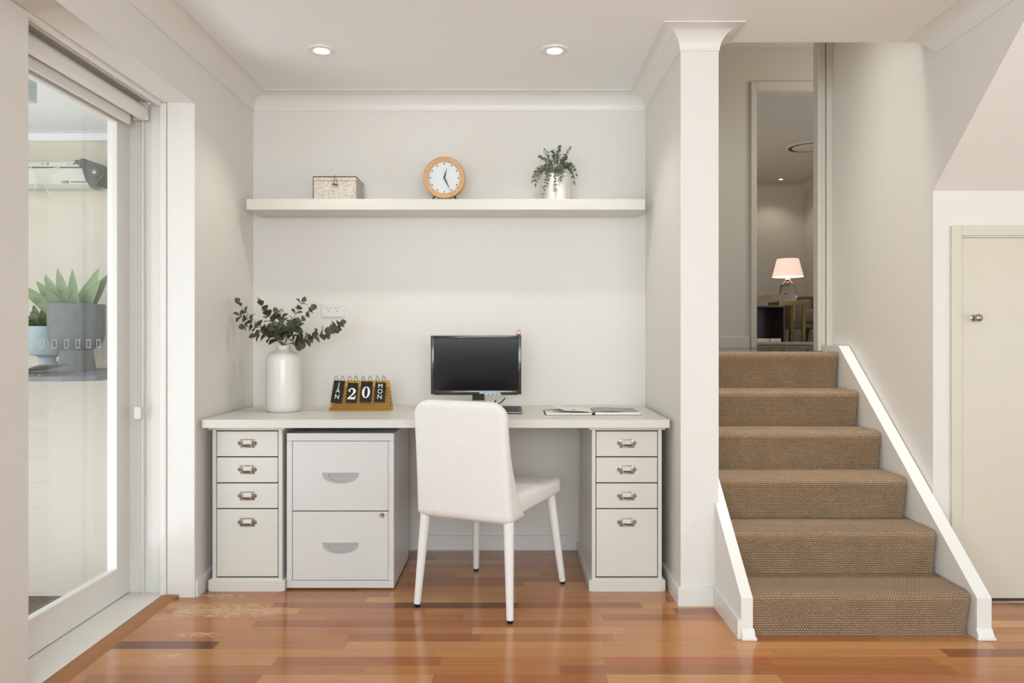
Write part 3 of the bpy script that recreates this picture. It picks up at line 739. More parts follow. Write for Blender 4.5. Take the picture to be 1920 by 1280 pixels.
# ------------------------------------------------------------------ chair
ch = thing('dining_chair', (-.2, 2.985, 0), 'white fabric upholstered chair pulled up to the desk', 'chair', rz=math.radians(-25.5))
def ringsec(hx, y0, y1, z, r, n=6):
    pts = []
    r = min(r, hx*.98, (y1-y0)/2*.98)
    for cx_, cy_, a0 in ((hx-r, y1-r, 0), (-hx+r, y1-r, PI/2), (-hx+r, y0+r, PI), (hx-r, y0+r, 1.5*PI)):
        for i in range(n): a = a0+PI/2*i/(n-1); pts.append((cx_+r*math.cos(a), cy_+r*math.sin(a), z))
    return pts
def loft(bm, secs):
    R = [[bm.verts.new(p) for p in s_] for s_ in secs]
    for a, b_ in zip(R, R[1:]):
        n = len(a)
        for i in range(n): bm.faces.new((a[i], a[(i+1) % n], b_[(i+1) % n], b_[i]))
    bm.faces.new(R[0][::-1]); bm.faces.new(R[-1]); return bm
zb, zt = .372, .856; secs = []
N = 26
for i in range(N+1):
    t = i/N; z = zb+(zt-zb)*t
    yr = -.012-.035*t**1.5+.012*(1-t)**4; yf = .028+.13*(1-t)**2.4 - .02*t
    hx = .217-.004*math.sin(PI*t)-.006*t
    dt = zt-z; R = .072
    if dt < R: hx -= R-math.sqrt(max(0, R*R-(R-dt)**2)); e = .03; 
    if dt < .028: q = .028-math.sqrt(max(0, .028**2-(.028-dt)**2)); yr += q*.9; yf -= q*.9
    db = z-zb
    if db < .02: q = .02-math.sqrt(max(0, .02**2-(.02-db)**2)); hx -= q; yr += q; yf -= q
    secs.append(ringsec(hx, yr, max(yf, yr+.006), z, .024))
# more sections at the rounded top
extra = []
for dt in (.058, .045, .033, .024, .016, .010, .005, .002):
    z = zt-dt; t = (z-zb)/(zt-zb); yr = -.012-.035*t**1.5; yf = .028-.02*t; hx = .211-(.072-math.sqrt(max(0, .072**2-(.072-dt)**2)))
    if dt < .028: q = .028-math.sqrt(max(0, .028**2-(.028-dt)**2)); yr += q*.9; yf -= q*.9
    extra.append(ringsec(hx, yr, max(yf, yr+.006), z, .024))
secs = sorted(secs+extra, key=lambda s_: s_[0][2]); ss = [secs[0]]
for s_ in secs[1:]:
    if s_[0][2]-ss[-1][0][2] > .0008: ss.append(s_)
obj('backrest', loft(bmesh.new(), ss), 'fabric', ch, smooth=60, local=True)
# seat cushion: plan widens to the front, crowned top
bm = bmesh.new(); nx, ny = 22, 22; G = {}
def seatpt(u, v, top):
    y = .03+v*.50; hx = .205+.022*v; x = (2*u-1)*hx
    # round the front corners in plan
    r = .05; dx = max(0, abs(x)-(hx-r)); dy = max(0, y-(.53-r)); d = math.hypot(dx, dy)
    if dx > 0 and dy > 0 and d > r: k_ = r/d; x = math.copysign(hx-r+dx*k_, x); y = .53-r+dy*k_
    e = min(1, min((1-abs(2*u-1))*hx*1.0, (1-v)*.5)/.028); rr = 1-math.sqrt(max(0, 1-(1-e)**2))
    zt_ = .478+.008*math.sin(PI*u)*math.sin(PI*min(1, v+.1)) - .026*rr
    zl = .400+.012*v+.020*rr - .012*(1-v)
    return (x, y, zt_ if top else zl)
for tp in (0, 1):
    for i in range(nx+1):
        for j in range(ny+1):
            u = .5-.5*math.cos(PI*i/nx); v = math.sin(PI/2*j/ny)
            G[tp, i, j] = bm.verts.new(seatpt(u, v, tp))
for tp in (0, 1):
    for i in range(nx):
        for j in range(ny): bm.faces.new((G[tp, i, j], G[tp, i+1, j], G[tp, i+1, j+1], G[tp, i, j+1]))
for i in range(nx):
    for j in (0, ny): bm.faces.new((G[0, i, j], G[0, i+1, j], G[1, i+1, j], G[1, i, j]))
for j in range(ny):
    for i in (0, nx): bm.faces.new((G[0, i, j], G[0, i, j+1], G[1, i, j+1], G[1, i, j]))
obj('seat', bm, 'fabric', ch, smooth=60, local=True)
for (ax, ay, bx_, by_, zt_) in ((-.190, .035, -.212, .002, .40), (.190, .035, .212, .002, .40), (-.185, .47, -.221, .53, .42), (.185, .47, .221, .53, .42)):
    a, b_ = Vector((ax, ay, zt_)), Vector((bx_, by_, .012)); n = 8
    pts = [a+(b_-a)*i/n for i in range(n+1)]
    lg = obj('leg', tube(bmesh.new(), pts, lambda t: .0215-.0075*t, 20), 'fabric', ch, smooth=50, local=True)
    obj('foot_cap', lathe(bmesh.new(), [(0, 0), (.011, 0), (.0125, .003), (.012, .013), (0, .013)], (bx_, by_, 0), 18, cap=False), 'black_rubber', lg, smooth=40, local=True, label='black foot cap')

# ------------------------------------------------------------------ wall shelf and what stands on it
SZ = 1.790; SF = 3.67
t = obj('floating_shelf', box(-1.305, .655, SF, YB-.001, 1.737, SZ, .0015), 'furn'); tag(t, 'long white floating shelf on the wall above the desk', 'shelf')
bx0, bx1, by0, by1 = -.985, -.772, 3.70, 3.885
t = thing('rattan_box', ((bx0+bx1)/2, 3.79, SZ), 'lidded whitewashed woven box with dark rim on the shelf', 'box')
bt = 1.905
obj('body', box(bx0, bx1, by0, by1, SZ, bt-.02, .003), 'rattan', t)
obj('lid', box(bx0-.001, bx1+.001, by0-.001, by1+.001, bt-.019, bt-.001, .002), 'rattan', t)
b = bmesh.new()
for e in (((bx0, by0), (bx1, by0)), ((bx1, by0), (bx1, by1)), ((bx1, by1), (bx0, by1)), ((bx0, by1), (bx0, by0))):
    cyl(b, (e[0][0], e[0][1]-.001, bt), (e[1][0], e[1][1]-.001, bt), .0022, 8)
for (x, y) in ((bx0, by0), ): cyl(b, (x, y-.001, SZ), (x, y-.001, bt), .0016, 8)
obj('rim', b, 'dark_iron', t, smooth=True, label='dark brown rim')
cxp = at(627.5, 336, 3.69).x
b = tube(bmesh.new(), [(cxp-.003, 3.697, bt-.033), (cxp-.004, 3.694, bt-.01), (cxp-.003, 3.696, bt+.004), (cxp, 3.703, bt+.007), (cxp+.005, 3.696, bt+.001), (cxp+.007, 3.694, bt-.012), (cxp+.012, 3.696, bt-.036)], .0012, 6)
obj('loop', b, 'ink', t, smooth=True)
obj('toggle', cyl(bmesh.new(), (cxp-.012, 3.693, bt-.036), (cxp+.016, 3.693, bt-.042), .004, 12, .003), 'ink', t, smooth=True)
# clock
cy = 3.73; cc_ = at(833, 333, cy); R = .1045; czk = cc_.z
t = thing('table_clock', (cc_.x, cy, SZ), 'round wooden clock with white dial and splayed legs on the shelf', 'clock')
b = lathe(bmesh.new(), [(R*.76, .012), (R*.76, -.004), (R*.78, -.007), (R*.97, -.007), (R, -.003), (R, .035), (R*.97, .042), (0, .042)], (cc_.x, cy, czk), 64, 'y', cap=False)
obj('case', b, 'beech', t, smooth=35)
obj('dial', lathe(bmesh.new(), [(0, 0), (R*.765, 0)], (cc_.x, cy+.006, czk), 48, 'y', cap=False), 'clock_face', t)
for k in range(12):
    a = PI/6*k
    obj('hour_dot', lathe(bmesh.new(), [(0, -.001), (.0032, -.001), (.0032, .001)], (cc_.x+math.sin(a)*R*.675, cy+.0055, czk+math.cos(a)*R*.675), 12, 'y', cap=False), 'ink', t)
def hand(nm, ang, L, tail, wd, y):
    a = math.radians(ang); d = Vector((math.sin(a), 0, math.cos(a))); s_ = Vector((math.cos(a), 0, -math.sin(a))); o_ = Vector((cc_.x, y, czk))
    b = bmesh.new(); pts = [o_-d*tail-s_*wd*.3, o_+d*L*.3-s_*wd*.5, o_+d*L, o_+d*L*.3+s_*wd*.5, o_-d*tail+s_*wd*.3]
    prism(b, [(p.x, p.z) for p in pts], 'y', y, y+.001); lathe(b, [(0, -.002), (.0035, -.002), (.0035, .001)], (cc_.x, y, czk), 14, 'y', cap=False)
    obj(nm, b, 'ink', t)
hand('hour_hand', 14, .050, .008, .007, cy+.002); hand('minute_hand', 154.6, .068, .008, .007, cy-.0005)
for s_ in (-1, 1):
    obj('leg', cyl(bmesh.new(), (cc_.x+s_*.050, cy+.012, SZ+.026), (cc_.x+s_*.066, cy+.004, SZ), .0042, 12, .0032), 'dark_iron', t, smooth=40)
# leafy helpers
def leaf(bm, p, d, size, up=Vector((0, 0, 1)), pointy=.0):
    d = d.normalized(); s_ = d.cross(up)
    if s_.length < .1: s_ = d.cross(Vector((1, 0, 0)))
    s_.normalize(); nrm = s_.cross(d).normalized(); n = 7; rows = []
    for i in range(n):
        t = i/(n-1); w_ = math.sin(PI*min(1, t*.94+.03))**(.75+pointy)*size*.49
        q = p+d*size*t+nrm*size*.10*math.sin(PI*t)
        rows.append((bm.verts.new(q-s_*w_+nrm*w_*.22), bm.verts.new(q), bm.verts.new(q+s_*w_+nrm*w_*.22)))
    for a, b_ in zip(rows, rows[1:]):
        bm.faces.new((a[0], a[1], b_[1], b_[0])); bm.faces.new((a[1], a[2], b_[2], b_[1]))
def rvec(): 
    return Vector((random.uniform(-1, 1), random.uniform(-1, 1), random.uniform(-1, 1)))
def sprig(bs, bl, path, nl, size, r=.0013, start=.3, taper=.5):
    tube(bs, path, lambda t: r*(1-.6*t), 6)
    n = len(path)
    for k in range(nl):
        t = start+(1-start)*(k+.5)/nl; i = min(n-2, int(t*(n-1))); f = t*(n-1)-i
        p = path[i].lerp(path[i+1], f); d = (path[i+1]-path[i]).normalized()
        ax = d.cross(rvec()).normalized(); sz_ = size*(1-taper*t)*random.uniform(.8, 1.15)
        for sgn in (-1, 1):
            leaf(bl, p, (ax*sgn+d*.45+rvec()*.2), sz_, up=(d+rvec()*.5).normalized())
    leaf(bl, path[-1], (path[-1]-path[-2]), size*(1-taper)*1.0, up=rvec().normalized())
# ivy-like pot
pc = at(1043, 373, 3.76); pc.z = SZ
t = thing('potted_trailing_plant', pc, 'small trailing green plant in a ribbed white pot on the shelf', 'potted plant')
hp = .135; b = bmesh.new(); rings = []
for (r, z) in [(0, 0), (.064, 0), (.066, .003), (.067, .06), (.067, hp-.004), (.065, hp), (.061, hp), (.060, hp-.02), (0, hp-.02)]:
    rings.append([b.verts.new(((r*(1+.045*math.cos(6*a)*(1 if z > 0.001 and r > .062 else 0)))*math.cos(a), (r*(1+.045*math.cos(6*a)*(1 if z > .001 and r > .062 else 0)))*math.sin(a), z)) for a in [2*PI*i/72 for i in range(72)]])
for A, B in zip(rings[1:], rings[2:]):
    for i in range(72): b.faces.new((A[i], A[(i+1) % 72], B[(i+1) % 72], B[i]))
obj('pot', b, 'ceramic', t, smooth=40, local=True)
obj('soil', lathe(bmesh.new(), [(0, hp-.018), (.060, hp-.018)], (0, 0, 0), 30, cap=False), 'soil', t, local=True)
bs, bl_ = bmesh.new(), bmesh.new()
def pv(x, y, dy=0): q = at(x, y, 3.76+dy); return q-pc
for (mx, my, ex, ey, dy) in [(1030, 300, 1021, 280, .0), (1045, 292, 1049, 274, .03), (1056, 296, 1068, 279, -.02), (1028, 300, 1013, 294, -.03), (1040, 290, 1036, 284, .02), (1052, 300, 1060, 296, 0),
                             (1008, 296, 999, 338, -.06), (1012, 300, 1004, 346, -.04), (1026, 296, 1020, 350, -.075), (1034, 300, 1019, 366, -.085), (1040, 296, 1041, 354, -.085), (1046, 300, 1050, 338, -.08), (1030, 292, 1014, 325, -.06),
                             (1072, 290, 1076, 342, -.05), (1070, 286, 1081, 326, -.03), (1066, 300, 1070, 312, -.06), (1050, 296, 1056, 330, -.085), (1058, 300, 1064, 310, -.02)]:
    path = bez(pv(1043+random.uniform(-6, 6), 330), pv(mx, my, dy*.8), pv(ex, ey, dy), 14)
    sprig(bs, bl_, path, 11, .021, .0009, .3, .35)
obj('stems', bs, 'stem', t, smooth=True, local=True); obj('leaves', bl_, 'leaf2', t, smooth=60, local=True)

# ------------------------------------------------------------------ desk things
vY = 3.58; vc = at(531.5, 771, vY); vc.z = DT
t = obj('vase', lathe(bmesh.new(), [(0, 0), (.070, 0), (.076, .004), (.0815, .022), (.0825, .04), (.0825, .245), (.080, .262), (.070, .276), (.050, .287), (.037, .296), (.0325, .303), (.033, .312), (.0345, .316), (.031, .316), (.029, .30), (.029, .05), (0, .05)], tuple(vc), 56, cap=False), 'ceramic', smooth=45)
tag(t, 'tall matt white bottle shaped vase on the left of the desk', 'vase')
SP = [(470, 598, 448, 568, .02, 5, 'reaching highest toward the left wall'), (478, 602, 449, 592, -.04, 6, 'reaching left just under the highest one'), (492, 606, 460, 612, -.06, 6, 'spreading low toward the left wall'),
      (512, 600, 488, 568, .05, 6, 'standing upright on the left side'), (508, 625, 481, 630, -.08, 4, 'shortest, dipping left beside the vase neck'), (535, 600, 522, 586, -.02, 7, 'short and upright in the middle'),
      (548, 596, 566, 566, .04, 6, 'rising right of the middle'), (560, 606, 584, 580, -.03, 6, 'leaning right below the power point'), (585, 634, 638, 608, -.05, 11, 'longest, arching far to the right'),
      (568, 640, 625, 622, .02, 9, 'running right just under the longest one'), (530, 615, 520, 610, -.09, 7, 'bushy one facing forward'), (545, 612, 556, 604, -.09, 8, 'full one in the centre of the bunch')]
for (mx, my, ex, ey, dy, nl, lb) in SP:
    bs, bl_ = bmesh.new(), bmesh.new()
    q0 = Vector((vc.x+random.uniform(-.016, .016), vY+random.uniform(-.016, .016), DT+.20)); q1 = Vector((vc.x+random.uniform(-.012, .012), vY+random.uniform(-.012, .012), DT+.318))
    path = [q0]+bez(q1, at(mx, my, vY+dy*.6), at(ex, ey, vY+dy), 16)
    sprig(bs, bl_, path, nl, (.048 if ex < 600 else .046)*random.uniform(.9, 1.1), .0016, .2, .3)
    for v in bl_.verts: v.co.x = max(v.co.x, XL+.012)
    tt = thing('eucalyptus_sprig', (vc.x, vY, DT+.2), 'eucalyptus sprig in the white vase, '+lb, 'eucalyptus sprig', 'eucalyptus sprigs in the vase')
    obj('stem', bs, 'stem', tt, smooth=True); obj('leaves', bl_, 'leaf', tt, smooth=60)
# power point
p = at(624.5, 581, YB)
t = thing('power_point', (p.x, YB-.001, p.z-.036), 'white double power point on the wall beside the vase', 'power point')
obj('plate', box(p.x-.0585, p.x+.0585, YB-.010, YB-.0005, p.z-.036, p.z+.036, .002), 'trim', t)
for s_ in (-1, 1):
    obj('switch', lathe(bmesh.new(), [(.0075, 0), (.0075, -.003), (.0065, -.004), (.0, -.004)], (p.x+s_*.042, YB-.010, p.z+.024), 20, 'y', cap=False), 'paper', t, smooth=30)
    b = bmesh.new(); ox = p.x+s_*.0225
    for (dx, dz, an) in ((-.007, .009, 35), (.007, .009, -35), (0, -.007, 0)):
        k_ = bmesh.new(); addbox(k_, -.0010, .0010, -.0006, .0, -.004, .004)
        xf(k_, Matrix.Translation((ox+dx, YB-.010, p.z+dz)) @ Matrix.Rotation(math.radians(an), 4, 'Y')); merge(b, k_)
    obj('socket', b, 'gap', t)
# flip calendar
yb0, yt0 = 3.60, 3.655; lx, rx = at(617, 769, yb0).x, at(730, 769, yb0).x; zt0 = DT+.142
t = thing('flip_calendar', ((lx+rx)/2, 3.655, DT), 'gold perforated desk calendar with black flip cards', 'calendar')
hw = (rx-lx)/2; tw = hw-.010; cxm = 0; fy, ty, ry = -.055, 0, .055; hz = .142
b = bmesh.new(); V = [b.verts.new(q) for q in ((-hw, fy, 0), (hw, fy, 0), (tw, ty, hz), (-tw, ty, hz), (-hw, ry, 0), (hw, ry, 0))]
b.faces.new((V[0], V[1], V[2], V[3])); b.faces.new((V[5], V[4], V[3], V[2]))
obj('perforated_panel', b, 'gold_mesh', t, local=True)
b = bmesh.new(); V = [b.verts.new(q) for q in ((-hw, fy, 0), (-tw, ty, hz), (-hw, ry, 0), (hw, fy, 0), (tw, ty, hz), (hw, ry, 0))]
b.faces.new(V[:3]); b2 = bmesh.new(); W_ = [b2.verts.new(v.co) for v in V[3:]]; b2.faces.new(W_)
for v in V[3:]: b.verts.remove(v)
obj('side_panel', b, 'gold_mesh', t, local=True); obj('side_panel', b2, 'gold_mesh', t, local=True)
b = bmesh.new(); 
for e in (((-hw, fy, .0015), (hw, fy, .0015)), ((-hw, fy, .001), (-tw, ty, hz)), ((hw, fy, .001), (tw, ty, hz)), ((-tw, ty, hz), (tw, ty, hz)), ((hw, ry, .001), (tw, ty, hz)), ((-hw, ry, .001), (-tw, ty, hz)), ((hw, fy, .0015), (hw, ry, .0015)), ((-hw, fy, .0015), (-hw, ry, .0015))): cyl(b, e[0], e[1], .0014, 8)
obj('edge_frame', b, 'gold_plain', t, smooth=True, local=True)
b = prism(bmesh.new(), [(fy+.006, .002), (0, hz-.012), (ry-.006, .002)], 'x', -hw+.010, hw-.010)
obj('inner_shadow_core', b, 'hole_shadow', t, local=True)  # dark core added so the punched holes read as shaded
slope = math.atan2(ty-fy, hz)
def on_panel(u, z, off): return Vector((u, fy+(ty-fy)*z/hz-off*math.cos(slope), z+off*math.sin(slope)*.3))
def digit2(bm, cx0, cz0, s):
    pts = [(-.42, .30), (-.38, .46), (-.22, .60), (.02, .66), (.26, .58), (.40, .40), (.40, .20), (.28, -.02), (.02, -.26), (-.16, -.42), (.20, -.42), (.32, -.38), (.38, -.22), (.46, -.22), (.40, -.66), (-.46, -.66), (-.46, -.56), (-.18, -.28), (.06, 0.0), (.14, .20), (.12, .40), (.0, .52), (-.16, .52), (-.26, .44), (-.20, .36), (-.20, .24), (-.30, .18)]
    return [(cx0+x*s, cz0+z*s) for x, z in pts]
def make_card(u, w_, z0, z1, rot, kind, nm):
    card = bmesh.new(); addbox(card, -w_/2, w_/2, -.004, 0, -(z1-z0), 0, .0015)
    mt = Matrix.Translation(on_panel(u, z1, .004)) @ Matrix.Rotation(math.radians(rot), 4, 'Y') @ Matrix.Rotation(-slope*.95, 4, 'X')
    xf(card, mt); cd = obj('flip_card', card, 'ink' if 0 else 'black', t, smooth=False, local=True)
    L = z1-z0; tx = bmesh.new()
    if kind in ('JAN', 'MON'):
        for k, chh in enumerate(kind):
            g = text_bm(chh, .031, .0003); xf(g, Matrix.Translation((0, -.0045, -L*.2-k*L*.27)) @ Matrix.Rotation(PI/2, 4, 'X')); merge(tx, g)
    elif kind == '0':
        n = 32; A = [(.0195*math.cos(2*PI*i/n), -L*.52+.029*math.sin(2*PI*i/n)) for i in range(n)]; B = [(.0085*math.cos(2*PI*i/n), -L*.52+.0255*math.sin(2*PI*i/n)) for i in range(n)]
        va = [tx.verts.new((x, -.0045, z)) for x, z in A]; vb = [tx.verts.new((x, -.0045, z)) for x, z in B]
        for i in range(n): tx.faces.new((va[i], va[(i+1) % n], vb[(i+1) % n], vb[i]))
    else:
        prism(tx, digit2(tx, 0, -L*.55, .043), 'y', -.0046, -.0042)
    xf(tx, mt); obj('lettering', tx, 'white_print', cd, local=True)
    for s_ in (-1, 1):
        rc = on_panel(u+s_*w_*.30, z1, .002); pts = []
        for i in range(20):
            a = 2*PI*i/20; pts.append((rc.x+.0058*math.cos(a+.5), ty-.008+.012*math.cos(a), hz-.002+.027*math.sin(a)))
        obj('ring', tube(bmesh.new(), pts, .0012, 6, closed=True), 'dark_iron', t, smooth=True, local=True)
def ux(px): return (px-673.5)/ (F/3.63)
make_card(ux(633.0), .052, .030, .142, -4 if 0 else 5, 'JAN', 'a')
make_card(ux(658.5), .052, .031, .132, 2, '2', 'b'); make_card(ux(684.5), .056, .032, .138, 1, '0', 'c'); make_card(ux(710.5), .052, .033, .134, 1, 'MON', 'd')
# monitor
mY = 3.60; p0, p1 = at(808, 739, mY), at(977.5, 629, mY); mcx = (p0.x+p1.x)/2
t = thing('computer_monitor', (mcx-.005, mY+.02, DT), 'black widescreen computer monitor standing on the desk', 'monitor')
W2 = (p1.x-p0.x)/2; zb_, zt_ = p0.z, p1.z
def tilt(bm): 
    xf(bm, Matrix.Translation((mcx, mY, zb_)) @ Matrix.Rotation(math.radians(1), 4, 'X')); return bm
Hh = zt_-zb_
b = bmesh.new(); sb, tb_, bb = .016, .014, .020
addbox(b, -W2, W2, 0, .030, 0, Hh, .004, 3)
obj('housing', tilt(b), 'black', t, smooth=35)
b = bmesh.new(); addbox(b, -W2, -W2+sb, -.005, .002, 0.0, Hh, .002); addbox(b, W2-sb, W2, -.005, .002, 0, Hh, .002); addbox(b, -W2+sb, W2-sb, -.005, .002, Hh-tb_, Hh, .002); addbox(b, -W2+sb, W2-sb, -.005, .002, -.003, bb, .002)
obj('bezel', tilt(b), 'bezel', t, smooth=35)
obj('screen', tilt(box(-W2+sb-.001, W2-sb+.001, -.002, .001, bb-.001, Hh-tb_+.001)), 'screen', t)
b = bmesh.new(); addbox(b, .016, .118, -.0056, -.0049, .003, .016); obj('sticker', tilt(b), 'silver', t, label='silver sticker')
b = bmesh.new()
for k in range(4): addbox(b, .040+k*.021, .057+k*.021, -.0058, -.0049, -.002, .002)
obj('sticker_strip', tilt(b), 'white_print', t)
b = box(mcx-.018, mcx+.040, mY+.0, mY+.02, zb_-.028, zb_+.0, .002)
obj('hinge', b, 'bezel', t)
b = box(mcx-.02, mcx+.042, mY+.025, mY+.045, DT+.008, zb_+.10, .003); obj('neck', b, 'nickel', t)
b = box(mcx-.10, mcx+.10, mY-.005, mY+.14, DT, DT+.010, .004, seg=3); obj('base', b, 'bezel', t)
b = tube(bmesh.new(), bez(at(947, 746, 3.66), at(940, 757, 3.66), Vector((at(920, 760, 3.66).x, 3.66, DT+.012)), 12), .0028, 8)
tube(b, bez(at(930, 750, 3.66), at(926, 756, 3.66), Vector((at(922, 762, 3.66).x, 3.66, DT+.008)), 10), .0032, 8)
obj('cable', b, 'black', t, smooth=True)
# ornament on the monitor
q = at(972.5, 629, mY+.012)
t = thing('snow_globe', (q.x, mY+.015+Hh*.065, zt_-.001), 'tiny glass globe with red base on top of the monitor', 'ornament')
obj('base', lathe(bmesh.new(), [(0, 0), (.0105, 0), (.0115, .003), (.010, .009), (0, .009)], (0, 0, 0), 20, cap=False), 'red', t, smooth=40, local=True)
obj('globe', lathe(bmesh.new(), [(.0095*math.sin(PI*i/12)+.0001, .0165-.0095*math.cos(PI*i/12)) for i in range(13)], (0, 0, 0), 20, cap=False), 'lamp_glass', t, smooth=True, local=True)
obj('rim', tube(bmesh.new(), [(.0105*math.cos(2*PI*i/24), 0, .0165+.0105*math.sin(2*PI*i/24)) for i in range(24)], .0008, 6, closed=True), 'ink', t, smooth=True, local=True)
# keyboard
kx0, kx1 = at(832, 775, 3.5).x, at(978.5, 775, 3.5).x
t = thing('keyboard', ((kx0+kx1)/2, 3.5, DT), 'black computer keyboard on the desk behind the chair back', 'keyboard')
b = prism(bmesh.new(), [(3.445, DT), (3.445, DT+.009), (3.585, DT+.024), (3.59, DT)], 'x', kx0, kx1); obj('body', b, 'black', t)
obj('front_strip', box(kx0, kx1, 3.440, 3.446, DT+.006, DT+.0095, .001), 'silver', t)
ncol = 15; kw = (kx1-kx0-.012)/ncol
for rI in range(5):
    for ci in range(ncol):
        x = kx0+.006+ci*kw; y = 3.455+rI*.025; z = DT+.009+(y-3.445)*.107
        if x < -.14 and rI < 3: pass
        obj('key', box(x+.0012, x+kw-.0012, y, y+.021, z-.002, z+.006, .001, seg=1), 'black', t)
# open magazine: two page blocks over a cover
mg = thing('open_magazine', (.36, 3.5, DT), 'open magazine with curled white page at the right end of the desk', 'magazine')
def block(name, xs, y0, y1, fn, m_, par, th=.002, shear=0, label=None):
    b = bmesh.new(); T, Bt = [], []
    for i in range(17):
        u = i/16; x = xs[0]+(xs[1]-xs[0])*u; z = DT+fn(u)
        T.append([b.verts.new((x-shear*(y-y0), y, z+th)) for y in (y0, y1)]); Bt.append([b.verts.new((x-shear*(y-y0), y, z)) for y in (y0, y1)])
    for i in range(16):
        b.faces.new((T[i][0], T[i+1][0], T[i+1][1], T[i][1])); b.faces.new((Bt[i][1], Bt[i+1][1], Bt[i+1][0], Bt[i][0]))
        b.faces.new((Bt[i][0], Bt[i+1][0], T[i+1][0], T[i][0])); b.faces.new((T[i][1], T[i+1][1], Bt[i+1][1], Bt[i][1]))
    for i in (0, 16): b.faces.new((T[i][0], T[i][1], Bt[i][1], Bt[i][0]))
    return obj(name, b, m_, par, smooth=60, label=label)
X0, XS, X1 = .150, .370, .590; Y0, Y1 = 3.395, 3.615
block('cover', (X0, X1), Y0, Y1, lambda u: .0, 'ink', mg, .0018)
block('left_pages', (X0+.006, XS-.006), Y0+.003, Y1-.003, lambda u: .0018, 'page', mg, .008)
block('right_pages', (XS+.010, X1-.004), Y0+.003, Y1-.003, lambda u: .0018, 'page', mg, .011)
block('printed_page', (XS+.006, X1-.006), Y0+.012, Y1-.003, lambda u: .013+.004*math.sin(PI*min(1, u*1.5)), 'page_dark', mg, .0006, label='page with a black and white photo')
block('curled_page', (X0+.045, XS+.002), Y0+.012, Y1-.003, lambda u: .0105+.030*(1-u)**2*math.sin(PI*min(1, .55+u))**2+.008*math.sin(PI*u), 'page', mg, .0006, label='loose white page lifting from the spread')
obj('photo_strip', box(X0+.008, X0+.085, Y0+.12, Y1-.03, DT+.0101, DT+.0108), 'page_dark', mg)
obj('printed_dot', lathe(bmesh.new(), [(0, 0), (.0085, 0), (.0085, .0012)], (X0+.135, Y0+.045, DT+.0215), 20, cap=False), 'grey_pull', mg)

# ------------------------------------------------------------------ far room furniture
FZ = 1.07
def fx(px, Y): return (px-CX)*Y/F
Yl = 9.0
tt = thing('side_table', (fx(1474, Yl), Yl, FZ), 'brass framed glass side table carrying the lit lamp', 'side table')
x0_, x1_ = fx(1450, Yl), fx(1499, Yl); tz = EYE-(566-HY)*Yl/F
obj('table_top', box(x0_, x1_, Yl-.2, Yl+.2, tz-.012, tz), 'brass', tt)
obj('rail', box(x0_, x1_, Yl-.2, Yl-.17, tz-.045, tz-.012), 'brass', tt); obj('rail', box(x0_, x1_, Yl+.17, Yl+.2, tz-.045, tz-.012), 'brass', tt)
for (xa, ya) in ((x1_-.04, Yl-.2), (x1_-.04, Yl+.165), (x0_, Yl-.2), (x0_, Yl+.165)): obj('leg', box(xa, xa+.04, ya, ya+.035, FZ, tz-.045, .003), 'brass', tt)
lx_ = fx(1477, Yl); tl = thing('table_lamp', (lx_, Yl, tz), 'lit table lamp with glass bottle base and pale pink shade', 'lamp')
s = Yl/F
b = lathe(bmesh.new(), [(0, .002), (14*s, .002), (17*s, 8*s), (17.5*s, 14*s), (14.5*s, 28*s), (13*s, 33*s), (9*s, 36*s), (4.5*s, 40*s), (3.5*s, 43*s)], (lx_, Yl, tz), 36, cap=False)
obj('glass_base', b, 'lamp_glass', tl, smooth=50)
obj('neck', lathe(bmesh.new(), [(3*s, 41*s), (5*s, 42*s), (3*s, 45*s), (4*s, 47*s), (2*s, 52*s)], (lx_, Yl, tz), 24), 'ceramic', tl, smooth=40)
obj('lamp_shade', lathe(bmesh.new(), [(28*s, 47*s), (19.5*s, 80.5*s)], (lx_, Yl, tz), 48, cap=False), 'shade', tl, smooth=60, label='glowing pale pink shade')
l = bpy.data.lights.new('lamp_bulb', 'POINT'); l.energy = 3; l.color = (1, .80, .64); l.shadow_soft_size = .04
o = bpy.data.objects.new('lamp_bulb', l); C.objects.link(o); o.location = (lx_, Yl, tz+62*s)
Yd = 8.6
tk = thing('low_cabinet', (fx(1440, Yd), Yd+.2, FZ), 'dark brown open cube cabinet beside the brass table', 'cabinet')
xa, xb = fx(1380, Yd), fx(1472, Yd); za, zb2 = FZ, EYE-(573-HY)*Yd/F
obj('side_panel', box(xb-.02, xb, Yd, Yd+.4, za, zb2, .002), 'darkwood', tk); obj('side_panel', box(xa, xa+.02, Yd, Yd+.4, za, zb2, .002), 'darkwood', tk)
obj('top_panel', box(xa+.02, xb-.02, Yd, Yd+.4, zb2-.02, zb2, .002), 'darkwood', tk); obj('base_panel', box(xa+.02, xb-.02, Yd, Yd+.4, za, za+.006), 'darkwood', tk); obj('back_panel', box(xa+.02, xb-.02, Yd+.38, Yd+.4, za+.006, zb2-.02), 'darkwood', tk)
for (a0, a1, lb) in ((1414, 1435.5, 'left of the two low white books at the foot of the dark cabinet'), (1438, 1457.5, 'right of the two low white books at the foot of the dark cabinet')):
    o = obj('book', box(fx(a0, Yd), fx(a1, Yd), Yd-.12, Yd-.01, FZ, FZ+.040, .002), 'paper'); tag(o, lb, 'book', 'white books by the dark cabinet')
def soft(bm, x0, x1, y0, y1, z0, z1, r): return addbox(bm, x0, x1, y0, y1, z0, z1, r, 4)
Ya = 9.3; xr = fx(1504, Ya)
ta = thing('armchair', (xr+.35, Ya+.3, FZ), 'brown grey armchair on tapered dark legs right of the lamp', 'armchair')
zs = lambda y, Y: EYE-(y-HY)*Y/F
obj('arm', soft(bmesh.new(), xr, xr+.14, Ya+.02, Ya+.7, zs(612, Ya), zs(552, Ya)-.06, .03), 'sofa', ta, smooth=40)
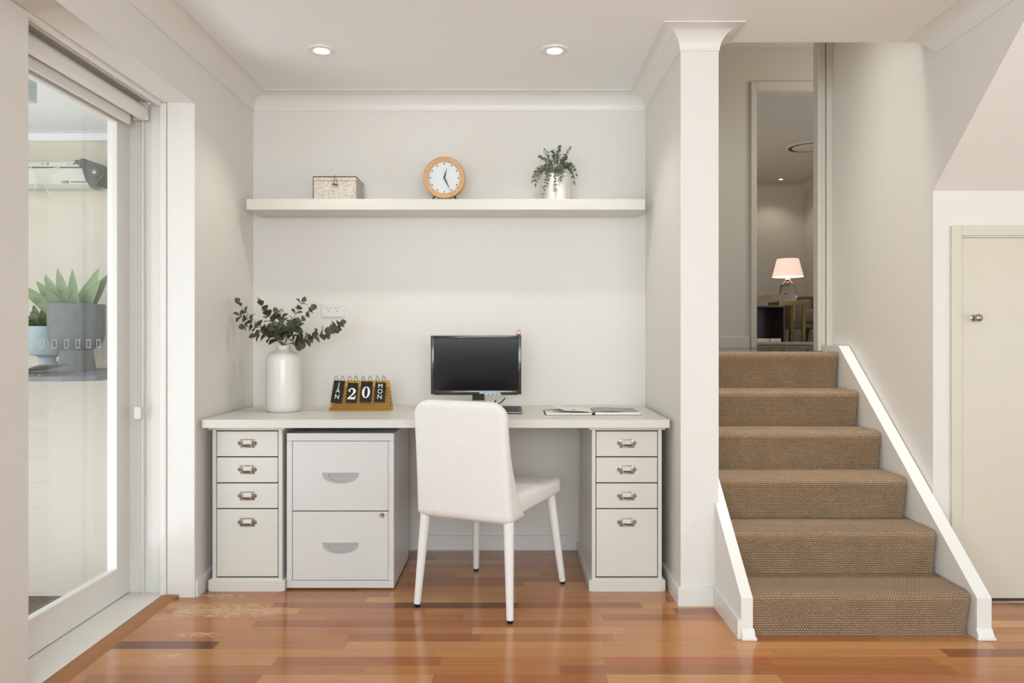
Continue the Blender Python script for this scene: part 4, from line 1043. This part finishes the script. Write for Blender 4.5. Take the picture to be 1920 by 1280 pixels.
b = prism(bmesh.new(), [(xr+.005, zs(580, Ya)), (xr+.01, zs(551, Ya)), (xr+.03, zs(550, Ya)), (xr+.10, zs(552, Ya)), (xr+.75, zs(552, Ya)), (xr+.75, zs(580, Ya))], 'y', Ya+.45, Ya+.62); obj('backrest', b, 'sofa', ta)
obj('seat_cushion', soft(bmesh.new(), xr+.02, xr+.73, Ya-.02, Ya+.5, zs(606, Ya), zs(579, Ya), .04), 'sofa', ta, smooth=40)
obj('seat_frame', soft(bmesh.new(), xr, xr+.75, Ya, Ya+.65, zs(615.5, Ya), zs(606, Ya), .02), 'sofa', ta, smooth=40)
for (xq, yq) in ((xr+.09, Ya+.05), (xr+.66, Ya+.05), (xr+.09, Ya+.6), (xr+.66, Ya+.6)): obj('leg', cyl(bmesh.new(), (xq, yq, zs(614, Ya)), (xq-.02, yq, FZ), .028, 12, .014), 'black', ta, smooth=40)
Yg = 9.6; xe = fx(1450, Yg)
tg = thing('sofa', (xe-.5, Yg+.3, FZ), 'light grey sofa with sloping arm behind the dark cabinet', 'sofa')
obj('arm', prism(bmesh.new(), [(xe-.45, zs(640, Yg)+.04), (xe-.45, zs(566, Yg)), (xe-.22, zs(559, Yg)), (xe-.08, zs(553, Yg)), (xe, zs(553, Yg)), (xe, zs(640, Yg)+.04)], 'y', Yg, Yg+.16), 'sofa_light', tg)
obj('seat_cushion', soft(bmesh.new(), xe-.45, xe, Yg+.16, Yg+.9, FZ+.1, FZ+.42, .03), 'sofa_light', tg, smooth=40)
obj('base', box(xe-.44, xe-.01, Yg+.01, Yg+.88, FZ, FZ+.11), 'sofa_light', tg)
cb = tube(bmesh.new(), [Vector((fx(x, 9.25), 9.25, zs(y, 9.25))) for x, y in ((1489, 572), (1489, 600), (1486, 612), (1485, 628))]+[Vector((fx(1484, 9.25), 9.25, FZ+.006)), Vector((fx(1490, 9.25), 9.2, FZ+.006))], .005, 6)
obj('power_cord', cb, 'cord', tl, smooth=True)
for o in bpy.data.objects:
    if o.type == 'MESH' and o.parent is None and 'category' not in o: o['kind'] = 'structure'
